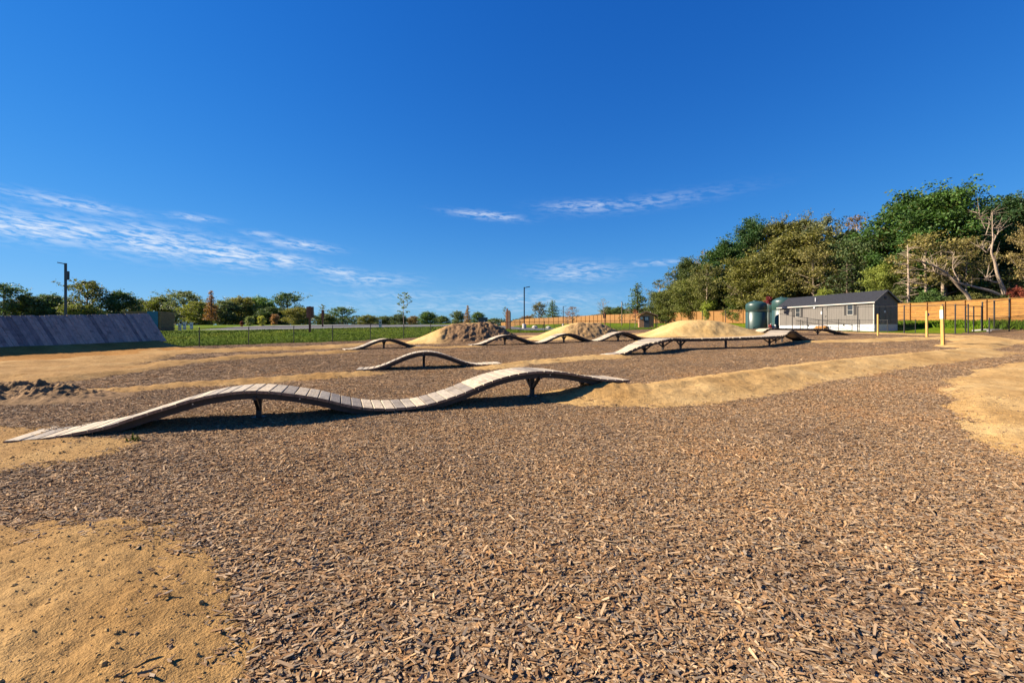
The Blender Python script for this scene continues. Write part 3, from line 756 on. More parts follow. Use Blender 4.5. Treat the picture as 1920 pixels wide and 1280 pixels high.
# ------------------------------------------------------------------ grey trailer
TZ = 1.60
tr = empty('trailer_building', (39.0, 49.0, TZ)); tr.rotation_euler = (0, 0, math.atan2(.966, -.258))
tag(tr, 'grey sided trailer building with dark gable roof and white skirting', 'building')
TL, TW, SK, WH = 12.4, 3.4, .74, 2.44                     # local x along the long side, local -y into depth
mb = MB(); mb.prism([(0, 0, SK), (0, -TW, SK), (0, -TW, SK + WH), (0, -TW / 2, SK + WH + 1.15), (0, 0, SK + WH)], (TL, 0, 0)); mb.build('wall', MAT['siding'], tr)
mb = MB()
for i in range(int(TL / .305) + 1):
    x = .02 + i * .305
    if 5.4 < x < 6.65: continue
    if 2.0 < x < 3.3 or 8.85 < x < 10.15:
        mb.box((x, .004, SK + .5), (.02, .012, 1.0)); mb.box((x, .004, SK + 2.3), (.02, .012, .28))
    else: mb.box((x, .004, SK + WH / 2), (.02, .012, WH - .02))
mb.build('batten', MAT['siding'], tr)
mb = MB()
for i in range(12): mb.box((-.004, -.02 - i * .305, SK + WH / 2), (.012, .02, WH - .02))
mb.build('batten', MAT['siding'], tr)
mb = MB(); mb.box((TL / 2, -TW / 2, SK / 2 - .25), (TL - .04, TW - .04, SK + .5)); sk = mb.build('skirting', MAT['white'], tr)
mb = MB()
for z in (.12, .30, .48, .66): mb.box((TL / 2, -.016, z), (TL - .05, .012, .012)); mb.box((.016, -TW / 2, z), (.012, TW - .05, .012))
mb.build('skirting_rib', MAT['trim'], sk)
ov = .22; rz0 = SK + WH; sl = 1.15 / (TW / 2)
for sgn, nm in ((1, 'roof_slope'), (-1, 'roof_slope')):
    yo = ov if sgn > 0 else -TW - ov
    mb = MB(); mb.prism([(-ov, yo, rz0 - ov * sl + .02), (-ov, -TW / 2, rz0 + 1.15 + .04), (-ov, -TW / 2, rz0 + 1.15 + .12), (-ov, yo, rz0 - ov * sl + .10)], (TL + 2 * ov, 0, 0))
    ro = mb.build('roof', MAT['shingle'], tr)
    cs = MB()
    for r in range(1, 14):
        f = r / 14; y = yo + (-TW / 2 - yo) * f; z = rz0 - ov * sl + .10 + (1.15 + .02 + ov * sl) * f
        cs.bar((-ov + .01, y, z), (TL + ov - .01, y, z), .05, .012)
    cs.build('shingle_course', MAT['shingle'], ro)
MB().box((TL / 2, ov + .012, rz0 - ov * sl + .04), (TL + 2 * ov, .022, .13)).build('fascia', MAT['trim'], tr)
for sgn in (0, 1):
    y0 = ov if sgn == 0 else -TW - ov
    MB().bar((-ov - .012, y0, rz0 - ov * sl + .02), (-ov - .012, -TW / 2, rz0 + 1.15 + .05), .02, .15).build('bargeboard', MAT['siding'], tr)
for y in (0.012,): MB().box((.045, y, SK + WH / 2), (.09, .022, WH)).build('corner_trim', MAT['trim'], tr); MB().box((TL - .045, y, SK + WH / 2), (.09, .022, WH)).build('corner_trim', MAT['trim'], tr)
def win(x):
    w, h, z0 = .62, 1.02, SK + 1.12
    f = MB()
    for dx in (-1, 1): f.box((x + dx * (w / 2 + .035), .02, z0 + h / 2), (.07, .05, h + .14))
    for dz in (-.035, h + .035): f.box((x, .02, z0 + dz), (w, .05, .07))
    wo_ = f.build('window', MAT['sash'], tr)
    MB().box((x, .004, z0 + h / 2), (w, .012, h)).build('pane', MAT['glass'], wo_)
    MB().box((x, .018, z0 + h / 2), (w, .02, .035)).build('meeting_rail', MAT['sash'], wo_)
    for dx in (-1, 1):
        s = MB(); s.box((x + dx * .55, .016, z0 + h / 2), (.30, .03, h + .12))
        so = s.build('shutter', MAT['shutter'], tr); sl_ = MB()
        for k in range(12): sl_.box((x + dx * .55, .034, z0 + .03 + k * .083), (.24, .012, .05))
        sl_.build('louvre', MAT['shutter'], so)
win(2.64); win(9.49)
mb = MB(); mb.box((6.0, .016, SK + 1.05), (.98, .04, 2.06)); dr = mb.build('door', MAT['siding'], tr)
mb = MB()
for dx in (-1, 1): mb.box((6.0 + dx * .53, .02, SK + 1.06), (.08, .05, 2.16))
mb.box((6.0, .02, SK + 2.12), (.98, .05, .08)); mb.build('door_frame', MAT['siding'], dr)
MB().box((5.63, .055, SK + 1.0), (.05, .05, .12)).build('handle', MAT['black'], dr)
for z in (.25, 1.05, 1.85): MB().box((5.545, .05, SK + z), (.05, .03, .10)).build('hinge', MAT['black'], dr)
MB().box((6.12, .04, SK + 1.45), (.30, .012, .34)).build('paper_notice', MAT['white'], dr)
MB().box((7.1, .06, SK + 2.12), (.2, .12, .16)).build('wall_lamp', MAT['white'], tr)
MB().tube([(7.5, -.55, rz0 + .3), (7.5, -.55, rz0 + .95)], .05, 10).build('vent_pipe', MAT['white'], tr)
gv = MB().lathe([(.17, 0), (.17, .05), (.1, .06)], 16).build('gable_vent', MAT['black'], tr); gv.rotation_euler = (0, -math.pi / 2, 0); gv.location = (-.005, -TW / 2 + .1, SK + WH + .42)
for k, y in enumerate((-1.12, -1.98)):
    d_ = MB().box((-.018, y, SK + 1.05), (.03, .82, 2.0)).build('gable_door', MAT['siding'], tr); fr = MB()
    for dy in (-.41, .41): fr.box((-.04, y + dy * .94, SK + 1.05), (.02, .05, 2.0))
    fr.box((-.04, y, SK + 1.98), (.02, .8, .05)); fr.box((-.04, y, SK + .12), (.02, .8, .05)); fr.bar((-.04, y - .36, SK + .2), (-.04, y + .36, SK + 1.9), .02, .05); fr.build('door_brace', MAT['siding'], d_)
    for z in (.3, 1.05, 1.8): MB().box((-.045, y + (.36 if k == 0 else -.36), SK + z), (.02, .14, .05)).build('hinge', MAT['black'], d_)
MB().box((-.05, -1.45, SK + 1.35), (.012, .22, .22)).build('small_notice', MAT['white'], tr)
for x in (3.4, 8.0): MB().box((x, .05, SK - .05), (.08, .08, .16)).build('tap', MAT['black'], tr)
st = empty('wooden_steps', (39 - .258 * 6.0, 49 + .966 * 6.0, TZ - .05)); st.rotation_euler = (0, 0, math.atan2(.966, -.258))
tag(st, 'small new timber steps below the trailer door', 'steps')
for k in range(3):
    for q in range(2): MB().box((0, .95 - k * .28 - q * .125 - .06, .20 + k * .22), (1.35, .12, .04)).build('tread', MAT['cedar'], st)
    MB().box((0, .95 - k * .28 - .01, .09 + k * .22), (1.3, .025, .2)).build('riser', MAT['cedar'], st)
for x in (-.66, .66):
    MB().prism([(x, .98, 0), (x, .05, 0), (x, .05, .62), (x, .38, .62), (x, .38, .40), (x, .66, .40), (x, .66, .18), (x, .98, .18)], (.04, 0, 0)).build('stringer', MAT['cedar'], st)

# ------------------------------------------------------------------ water tanks
def tank(label, x, y, r, h, seed):
    z = Hs(x, y) - .03; t = empty('water_tank', (x, y, z)); tag(t, label, 'tank', 'green water tanks beside the trailer')
    prof = [(r * .98, 0), (r, .03)]
    nb_ = 1; body = h * .60
    for k in range(nb_):
        z0 = .05 + body * k / nb_; z1 = .05 + body * (k + 1) / nb_
        prof += [(r, z0 + .05), (r, z1 - .09), (r * .975, z1 - .06), (r * .975, z1 - .02)]
    prof += [(r, body + .06), (r, h * .84), (r * .985, h * .88), (r * .93, h * .915), (r * .55, h - .06), (r * .2, h), (.02, h)]
    MB().lathe(prof, 40).build('body', MAT['tank'], t, True)
    MB().lathe([(.26, h - .05), (.26, h + .07), (.22, h + .1), (.02, h + .1)], 16, (-.35, -.3, 0)).build('lid', MAT['tank'], t)
    MB().box((r * .2, -r * .98, .25), (.12, .14, .12)).build('outlet', MAT['darkmetal'], t)
    return t
tank('left green plastic water tank standing clear of the trailer', pxy(1418, 66), 66, 1.40, 4.05, 1)
tank('right green plastic water tank half hidden by the trailer roof', pxy(1468, 67.5), 67.5, 1.45, 4.65, 2)
tank('rear green plastic water tank seen in the gap between the other two', pxy(1445, 71.5), 71.5, 1.4, 4.1, 3)
p = (pxy(1447, 62.2), 62.2); pu = empty('pump_unit', (p[0], p[1], Hs(*p))); tag(pu, 'small red and blue pump beside the left green tank', 'pump')
MB().box((0, 0, .06), (1.0, .6, .12)).build('skid', MAT['darkmetal'], pu)
b_ = MB().lathe([(.20, 0), (.24, .05), (.24, .4), (.2, .46), (.03, .5)], 14, (-.25, 0, .12)).build('pressure_vessel', MAT['red'], pu, True)
MB().box((.22, 0, .28), (.3, .3, .32)).build('motor', MAT['blue'], pu)
MB().tube([(-.25, 0, .55), (-.1, 0, .75), (.2, 0, .75), (.22, 0, .44)], .03, 8).build('pipe', MAT['white'], pu)
MB().tube([(.55, .1, 0), (.55, .1, .62)], .09, 10).build('pipe', MAT['white'], pu)

# ------------------------------------------------------------------ shed
def shed():
    x, y = pxy(1212, 82), 82.0; s = empty('garden_shed', (x, y, Hs(x, y) - .05)); s.rotation_euler = (0, 0, -.22)
    tag(s, 'small brown timber shed with grey door and shallow gable roof', 'shed')
    w, d, h = 2.5, 4.2, 2.2
    mb = MB(); mb.prism([(-w / 2, 0, 0), (w / 2, 0, 0), (w / 2, 0, h), (0, 0, h + .62), (-w / 2, 0, h)], (0, d, 0)); mb.build('wall', MAT['shedwall'], s)
    mb = MB()
    for k in range(13): mb.box((0, -.012, .09 + k * .17), (w, .02, .145)); mb.box((w / 2 + .012, d / 2, .09 + k * .17), (.02, d - .02, .145))
    mb.build('cladding', MAT['shedwall'], s)
    for sg in (-1, 1):
        mb = MB(); mb.prism([(0, -.45, h + .66), (sg * (w / 2 + .75), -.45, h - .12), (sg * (w / 2 + .75), -.45, h - .02), (0, -.45, h + .78)], (0, d + .9, 0)); mb.build('roof', MAT['shingle'], s)
        MB().bar((0, -.47, h + .70), (sg * (w / 2 + .75), -.47, h - .08), .03, .16).build('bargeboard', MAT['panelbrown'], s)
    dr = MB().box((.05, -.04, 1.03), (.95, .05, 2.06)).build('door', MAT['darkmetal'], s)
    for dx in (-.14, .14):
        for dz in (1.5, 1.78): MB().box((.05 + dx, -.075, dz), (.24, .02, .24)).build('pane', MAT['white'], dr)
    MB().box((-.3, -.08, 1.0), (.05, .05, .1)).build('handle', MAT['black'], dr)
    MB().box((-.85, -.035, 1.75), (.42, .03, .34)).build('notice_board', MAT['white'], s)
    MB().box((-.55, -.10, 1.95), (.16, .14, .14)).build('wall_lamp', MAT['black'], s)
    for yy in (.0, 1.9, 3.7): MB().bar((w / 2 + .62, yy, 0), (w / 2 + .62, yy, h - .05), .1).build('porch_post', MAT['panelbrown'], s)
    MB().box((w / 2 + .02, 1.4, 1.0), (.05, .9, 2.0)).build('side_door', MAT['black'], s)
    for xx in (.55, .8): MB().lathe([(.09, 0), (.09, .22), (.02, .25)], 10, (xx, 1.5, h + .45)).build('roof_vent', MAT['white'], s)
MAT['shedwall'] = simple('shedwall', (.34, .17, .085), .8, .3, 3, stretch=(1, 1, 6))
shed()

# ------------------------------------------------------------------ posts, signs, lamps, boxes
def wpost(label, px, Y, h, w, tilt, sign=None):
    w *= .8
    x = pxy(px, Y); o = empty('trail_post', (x, Y, Hs(x, Y) - .05)); o.rotation_euler = (0, tilt, .35); tag(o, label, 'post', 'yellow trail posts')
    bm = MB(); b = .02; bm.box((0, 0, h / 2), (w, w, h)); bm.prism([(-w / 2 + b, -w / 2 + b, h), (w / 2 - b, -w / 2 + b, h), (w / 2 - b, w / 2 - b, h), (-w / 2 + b, w / 2 - b, h)], (0, 0, .02))
    bm.build('shaft', MAT['yellow'], o)
    if sign == 'white': MB().box((-w / 2 - .012, 0, h - .42), (.02, .14, .46)).build('sign_plate', MAT['white'], o)
    if sign == 'purple':
        n = 16; MB().tube([(w / 2, 0, h - .26), (w / 2 + .015, 0, h - .26)], .14, n).build('sign_disc', MAT['purple'], o)
    return o
wpost('nearest tall yellow timber post with a white plate near its top', 1768, 23.9, 2.08, .155, -.035, 'white')
wpost('middle yellow timber post with a dark purple disc near its top', 1738, 33.5, 1.98, .15, -.02, 'purple')
wpost('plain yellow timber post standing before the trailer gable end', 1646, 38.6, 1.85, .12, .0)
def lamp(label, px, Y, h, arm, box=False):
    x = pxy(px, Y); g = Hs(x, Y); o = empty('light_pole', (x, Y, g - .05)); tag(o, label, 'lamp', 'parking lot light poles')
    MB().lathe([(.30, 0), (.30, .7), (.27, .74), (.02, .74)], 16).build('concrete_base', MAT['concrete'], o, False)
    MB().bar((0, 0, .7), (0, 0, h), .17, .17).build('pole', MAT['darkmetal'], o)
    MB().bar((0, 0, h - .12), (arm * .35, 0, h - .03), .1, .08).build('arm', MAT['darkmetal'], o)
    m_ = MB(); m_.prism([(arm * .3, -.16, h - .08), (arm, -.19, h + .02), (arm, .19, h + .02), (arm * .3, .16, h - .08)] if arm > 0 else [(arm * .3, .16, h - .08), (arm, .19, h + .02), (arm, -.19, h + .02), (arm * .3, -.16, h - .08)], (0, 0, .09)); m_.build('lamp_head', MAT['darkmetal'], o)
    if box: MB().box((.2, 0, h - 1.35), (.2, .3, .95)).build('camera_box', MAT['darkmetal'], o)
lamp('light pole above the left wall with its lamp head pointing left', 123, 50, 7.4, -.75, True)
lamp('light pole in the middle of the picture behind the fence, lamp head pointing right', 983, 69, 6.3, .85)
lamp('farthest small light pole in front of the far tan fence', 1056, 122, 5.4, .9)
x = pxy(1166, 125); o = empty('utility_pole', (x, 125, Hs(x, 125))); tag(o, 'thin timber utility pole left of the small shed', 'pole')
MB().tube([(0, 0, -.2), (0, 0, 6.6)], [.16, .11], 8).build('pole', MAT['bark'], o); MB().box((0, -.14, 5.9), (.3, .2, .8)).build('transformer', MAT['trim'], o)
def sign(label, px, Y, h, w):
    x = pxy(px, Y); o = empty('sign_post', (x, Y, Hs(x, Y) - .08)); tag(o, label, 'sign', 'brown park signs on the lawn'); o.rotation_euler = (0, 0, .25)
    MB().bar((0, 0, 0), (0, 0, h), .17, .17).build('post', MAT['rust'], o); MB().box((0, .12, h - .52), (w, .04, 1.0)).build('sign_panel', MAT['panelbrown'], o)
sign('tall brown sign on the lawn bank seen almost edge on', 581, 41, 2.4, .62)
sign('farther red brown sign post beside the staked sapling', 605, 60, 2.3, .34)
sign('narrow dark sign post in front of the far tan fence behind the middle dirt jump', 1134, 98, 3.0, .7)
x = pxy(952, 58); o = empty('sign_tower', (x, 58, Hs(x, 58) - .05)); tag(o, 'rust and tan slatted sign tower on the lawn left of the middle light pole', 'sign'); o.rotation_euler = (0, 0, -.3)
for k in range(14): MB().box((0, .2, .12 + k * .16), (.62, .30, .135)).build('slat', MAT['cedar'], o)
MB().box((.12, .0, 1.25), (.36, .06, 2.4)).build('panel', MAT['panelbrown'], o); MB().bar((0, -.25, 0), (0, -.25, 2.65), .15).build('post', MAT['rust'], o)
x = pxy(906, 62); o = empty('utility_cabinet', (x, 62, Hs(x, 62))); tag(o, 'dark green utility cabinet just behind the largest dirt jump', 'cabinet')
MB().box((0, 0, .6), (1.15, .8, 1.1)).build('body', MAT['greenbox'], o); MB().box((0, 0, 1.18), (1.22, .87, .07)).build('lid', MAT['greenbox'], o); MB().box((0, 0, .03), (1.4, 1.05, .12)).build('plinth', MAT['concrete'], o); MB().box((-.62, -.1, .75), (.02, .3, .4)).build('notice', MAT['white'], o)
MB().box((.18, -.41, .7), (.08, .03, .14)).build('handle', MAT['bolt'], o)
x = pxy(281, 47); o = empty('play_cabin', (x, 47, Hs(x, 47) - .1)); tag(o, 'tan slatted cabin with a teal panel rising behind the leaning wall', 'cabin'); o.rotation_euler = (0, 0, .12)
MB().box((0, 0, 1.0), (3.3, 2.2, 2.0)).build('core', MAT['panelbrown'], o)
MAT['slattan'] = simple('slattan', (.24, .15, .06), .8, .3, 3)
for k in range(13): MB().box((0, 0, .1 + k * .155), (3.44, 2.34, .12)).build('slat', MAT['slattan'], o)
MB().box((1.0, -1.22, 1.02), (1.0, .06, 2.0)).build('teal_panel', MAT['teal'], o)
for dx, dz in ((-.18, 1.0), (-.05, .98), (.05, .85)): MB().box((1.0 + dx, -1.265, dz), (.07, .02, .10)).build('climbing_hold', MAT['white'] if dz < .9 else MAT['black'], o)
def ped(px, py, Y, h, lab, cap='blue'):
    x = pxy(px, Y); o = empty('utility_pedestal', (x, Y, Hs(x, Y) - .03)); tag(o, lab, 'pedestal', 'white pedestals by the parking lot')
    MB().box((0, 0, h * .45), (.24, .2, h * .9)).build('body', MAT['white'], o); MB().prism([(-.15, -.13, h * .86), (.15, -.13, h * .86), (.15, .13, h * .86), (-.15, .13, h * .86)], (0, 0, h * .14)).build('cap', MAT['white'], o)
    MB().box((.02, -.11, h * .62), (.16, .02, h * .2)).build('label_plate', MAT[cap], o)
ped(337, 0, 50, .75, 'short white pedestal nearest the teal panelled cabin')
ped(346, 0, 52, .9, 'middle white pedestal between the cabin and the orange tree')
ped(359, 0, 54, .85, 'right white pedestal nearest the orange tree')
ped(713, 0, 50, .95, 'lone white pedestal left of the tall sapling on the lawn', 'darkmetal')
def picnic(px, Y, label, rz):
    x = pxy(px, Y); o = empty('picnic_table', (x, Y, Hs(x, Y))); o.rotation_euler = (0, 0, rz); tag(o, label, 'picnic table', 'picnic tables by the far fence')
    for k in range(5): MB().box((0, -.32 + k * .16, .75), (1.9, .14, .05)).build('table_board', MAT['panelbrown'], o)
    for sg in (-1, 1):
        MB().box((0, sg * .72, .44), (1.9, .26, .05)).build('bench', MAT['panelbrown'], o)
        MB().bar((sg * .7, -.72, 0.0), (sg * .7, .3, .74), .06).build('leg', MAT['black'], o); MB().bar((sg * .7, .72, 0.0), (sg * .7, -.3, .74), .06).build('leg', MAT['black'], o)
        MB().bar((sg * .66, -.75, .40), (sg * .66, .75, .40), .06).build('cross_bar', MAT['black'], o)
picnic(1012, 84, 'picnic table right of the middle light pole', .2)
picnic(1046, 92, 'picnic table left of the farthest light pole', -.1)
picnic(1103, 80, 'picnic table peeking over the middle dirt jump', .4)
picnic(642, 95, 'picnic table on the lawn behind the brown signs', .1)
for px, Y, s, lab in ((1003, 78, .55, 'pale boulder left of the picnic tables'), (1077, 76, .6, 'pale boulder beside the sandy top of the middle jump'), (1028, 86, .5, 'pale boulder between the two far picnic tables'), (1272, 76, .55, 'grey boulder at the foot of the smooth sand jump'), (1243, 78, .5, 'light grey boulder right of the small shed')):
    bm = bmesh.new(); bmesh.ops.create_icosphere(bm, subdivisions=2, radius=s); rr = random.Random(px)
    for v in bm.verts: v.co = v.co * rr.uniform(.82, 1.1); v.co.z *= .65
    me = bpy.data.meshes.new('boulder'); bm.to_mesh(me); bm.free(); x = pxy(px, Y)
    o = obj('boulder', me, MAT['stone'], None, (x, Y, Hs(x, Y) + s * .3)); tag(o, lab, 'boulder', 'boulders along the parking lot')

# ------------------------------------------------------------------ trees
def leaf_cloud(C, size, rs, up=.35, aspect=.55):
    n = len(C); a = rs.normal(size=(n, 3)); a /= np.linalg.norm(a, axis=1)[:, None]
    nr = rs.normal(size=(n, 3)); nr[:, 2] += up * 2; b = np.cross(nr, a); b /= np.linalg.norm(b, axis=1)[:, None] + 1e-9
    s = size * rs.uniform(.6, 1.35, (n, 1)); V = np.empty((n, 4, 3)); cup = np.cross(a, b) * s * .18
    V[:, 0] = C - a * s; V[:, 1] = C + b * s * aspect + cup; V[:, 2] = C + a * s; V[:, 3] = C - b * s * aspect + cup
    return V.reshape(-1, 3), np.arange(n * 4).reshape(n, 4)
def crown_mesh(name, C, var, size, rs, up=.35):
    V, F = leaf_cloud(C, size, rs, up); me = np_mesh(name, V, F)
    at = me.attributes.new('var', 'FLOAT_COLOR', 'POINT'); col = np.ones((len(C), 4), np.float32)
    col[:, 0] = np.clip(var + rs.normal(0, .14, len(C)), 0, 1); col[:, 1] = (rs.random(len(C)) < .12) * rs.random(len(C)); col = np.repeat(col, 4, 0)
    at.data.foreach_set('color', col.ravel()); me.materials.append(MAT['leaf']); return me
def branchy(seed, Ht, base, spread, n_limb, r0, lean=0, droop=0, sub=4, curve=.3):
    """tapered trunk with limbs; returns tubes list and twig tips"""
    rs = np.random.default_rng(seed); mb = MB(); tips = []
    trunk = [Vector((lean * (t ** 1.5) * Ht + curve * .3 * math.sin(3 * t + seed), curve * .25 * math.sin(2.3 * t + seed * 2), Ht * .94 * t)) for t in np.linspace(0, 1, 8)]
    mb.tube(trunk, [r0 * (1.25 if i == 0 else 1) * (1 - .88 * i / 7) for i in range(8)], 7)
    def at(t):
        f = t * 7; i = min(6, int(f)); return trunk[i].lerp(trunk[i + 1], f - i)
    for k in range(n_limb):
        t = base + (1 - base) * (k + rs.random()) / n_limb * .96; p = at(min(t, .97)); az_ = k * 2.4 + rs.uniform(-.5, .5)
        env = math.sin(math.pi * min(1, max(.12, (t - base) / (1 - base) * .85 + .18))) ** .7
        L = spread * env * rs.uniform(.75, 1.1); rise = rs.uniform(.25, .75) - droop
        d = Vector((math.cos(az_), math.sin(az_), rise)).normalized(); r = r0 * (1 - .85 * t) * .55 + .015
        pts = [p]; dd = d.copy()
        for s in range(4):
            dd = (dd + Vector((rs.normal(0, .12), rs.normal(0, .12), rs.normal(.05, .1)))).normalized(); pts.append(pts[-1] + dd * (L / 4))
        mb.tube(pts, [r, r * .75, r * .52, r * .3, r * .12], 5, False); tips += pts[2:]
        for q in range(sub):
            b = pts[1 + q % 3].lerp(pts[2 + q % 3], rs.random()); e = (dd + Vector((rs.normal(0, .7), rs.normal(0, .7), rs.normal(.15, .4)))).normalized() * L * rs.uniform(.25, .5)
            mid = b + e * .5 + Vector((0, 0, rs.normal(0, .04) * L)); mb.tube([b, mid, b + e], [r * .35, r * .22, r * .07], 4, False); tips += [mid, b + e]
    tips.append(trunk[-1]); return mb, tips, rs
def make_kind(seed, Ht, base, spread, n_limb, r0, per, clump, leaf, extra=0, **k):
    mb, tips, rs = branchy(seed, Ht, base, spread, n_limb, r0, **k)
    T = np.array([tuple(t) for t in tips])
    if extra:
        j = rs.integers(0, len(T), extra); T = np.concatenate([T, T[j] + rs.normal(0, clump * .75, (extra, 3))])
    n = len(T); v = rs.uniform(.25, .75, n); C = np.repeat(T, per, 0) + rs.normal(0, 1, (n * per, 3)) * np.array([clump, clump, clump * .62]) * .46
    return mb.mesh('trunk', True), crown_mesh('crown', C, np.repeat(v, per), leaf, rs)
KIND = {}
KIND['broad'] = make_kind(11, 20, .14, 6.2, 36, .38, 32, 1.15, .20, 400)
KIND['dense'] = make_kind(12, 20, .12, 5.6, 38, .40, 32, 1.05, .19, 480)
KIND['round'] = make_kind(13, 14, .10, 5.6, 32, .30, 30, 1.05, .185, 360)
KIND['open'] = make_kind(14, 18, .35, 5.2, 24, .24, 13, .85, .18, 130)
KIND['sparse'] = make_kind(15, 16, .30, 4.0, 20, .22, 4, .60, .17, 30, sub=6)
KIND['small'] = make_kind(16, 8, .04, 3.0, 30, .16, 20, .62, .14, 280)
KIND['airy'] = make_kind(17, 9, .22, 3.5, 22, .20, 11, .52, .16, 110)
KIND['shrub'] = make_kind(18, 3, .05, 1.5, 16, .06, 14, .34, .12, 90)
KIND['sapling'] = make_kind(19, 4.4, .34, 1.0, 16, .045, 3, .16, .085, 20, sub=2)
KIND['topsapling'] = make_kind(29, 4.4, .78, .5, 12, .05, 10, .16, .08, 20, sub=2)
KIND['bare'] = make_kind(20, 15, .25, 4.2, 22, .26, 1, .35, .14, 0, sub=8)
def conifer(seed, Ht, base, rad, layers, per, leaf, narrow=1.0, gappy=.0):
    rs = np.random.default_rng(seed); mb = MB(); mb.tube([(0, 0, 0), (.05, .03, Ht * .5), (0, 0, Ht * .97)], [Ht * .016, Ht * .011, .02], 7); C = []; vv = []
    for i in range(layers):
        t = base + (1 - base) * i / layers; L = rad * (1 - (t - base) / (1 - base)) ** narrow + .12
        for k in range(5 + int(3 * (1 - t))):
            if rs.random() < gappy: continue
            a = rs.uniform(0, 6.28); l = L * rs.uniform(.7, 1.12); p0 = Vector((0, 0, Ht * t)); p1 = Vector((math.cos(a) * l, math.sin(a) * l, Ht * t + l * rs.uniform(-.12, .22)))
            mb.tube([p0, p1], [.04, .01], 4, False); m = max(3, int(per * l / rad)); f = rs.uniform(.2, 1.05, m)
            q = np.array(p0)[None] * (1 - f[:, None]) + np.array(p1)[None] * f[:, None]; C.append(q + rs.normal(0, .09 * rad, (m, 3)) * [1, 1, .6]); vv.append(np.full(m, rs.uniform(.25, .75)))
    C = np.concatenate(C); return mb.mesh('trunk', True), crown_mesh('crown', C, np.concatenate(vv), leaf, rs, .2)
KIND['pine'] = conifer(31, 16, .10, 4.6, 26, 34, .26, .85)
KIND['narrow'] = conifer(32, 9, .16, 1.5, 30, 16, .16, .75)
KIND['hemlock'] = conifer(33, 13, .22, 4.8, 18, 34, .24, .7, .12)
KH = dict(broad=20, dense=20, round=14, open=18, sparse=16, small=8, airy=9, shrub=3, sapling=4.4, topsapling=4.4, bare=15, pine=16, narrow=9, hemlock=13)
KW = {k: (lambda a: 2.1 * np.percentile(np.hypot(a[:, 0], a[:, 1]), 95))(np.array([v.co[:] for v in KIND[k][1].vertices])) for k in KIND}
KT = {k: max(v.co[2] for v in KIND[k][1].vertices) for k in KIND}
def tree(kind, px, top, wpx, Y, col, label, group=None, cat='tree', name=None, bark='bark', dz=0, rot=None):
    x = pxy(px, Y); g = Hs(x, Y) - .1 + dz; h = (EYE + (HOR - top) * Y / FPX) - g; w = wpx * Y / FPX
    sz = h / KT[kind]; sx = w / KW[kind]
    nm = name or {'pine': 'pine_tree', 'narrow': 'conical_tree', 'hemlock': 'evergreen_tree', 'shrub': 'shrub', 'sapling': 'sapling', 'topsapling': 'sapling', 'bare': 'bare_tree'}.get(kind, 'tree')
    o = empty(nm, (x, Y, g)); o.rotation_euler = (0, 0, rot if rot is not None else random.uniform(0, 6.28)); o.scale = (sx, sx, sz); tag(o, label, cat, group)
    t = link(bpy.data.objects.new('trunk', KIND[kind][0])); t.parent = o
    if not KIND[kind][0].materials: KIND[kind][0].materials.append(MAT['bark'])
    t.material_slots[0].link = 'OBJECT'; t.material_slots[0].material = MAT[bark]
    c = link(bpy.data.objects.new('crown', KIND[kind][1])); c.parent = o; c.color = tuple(q * LB[0] for q in col) + (1,)
    return o
LB = [1.2]
DG = (.035, .075, .018); MG = (.055, .10, .025); OL = (.125, .115, .032); TAN = (.17, .135, .05); YG = (.14, .17, .03); GG = (.09, .105, .055); GOLD = (.26, .17, .03); RUSTC = (.12, .085, .035); ORG = (.15, .075, .03); BG = (.045, .075, .035)
HG = 'trees on the wooded hill'
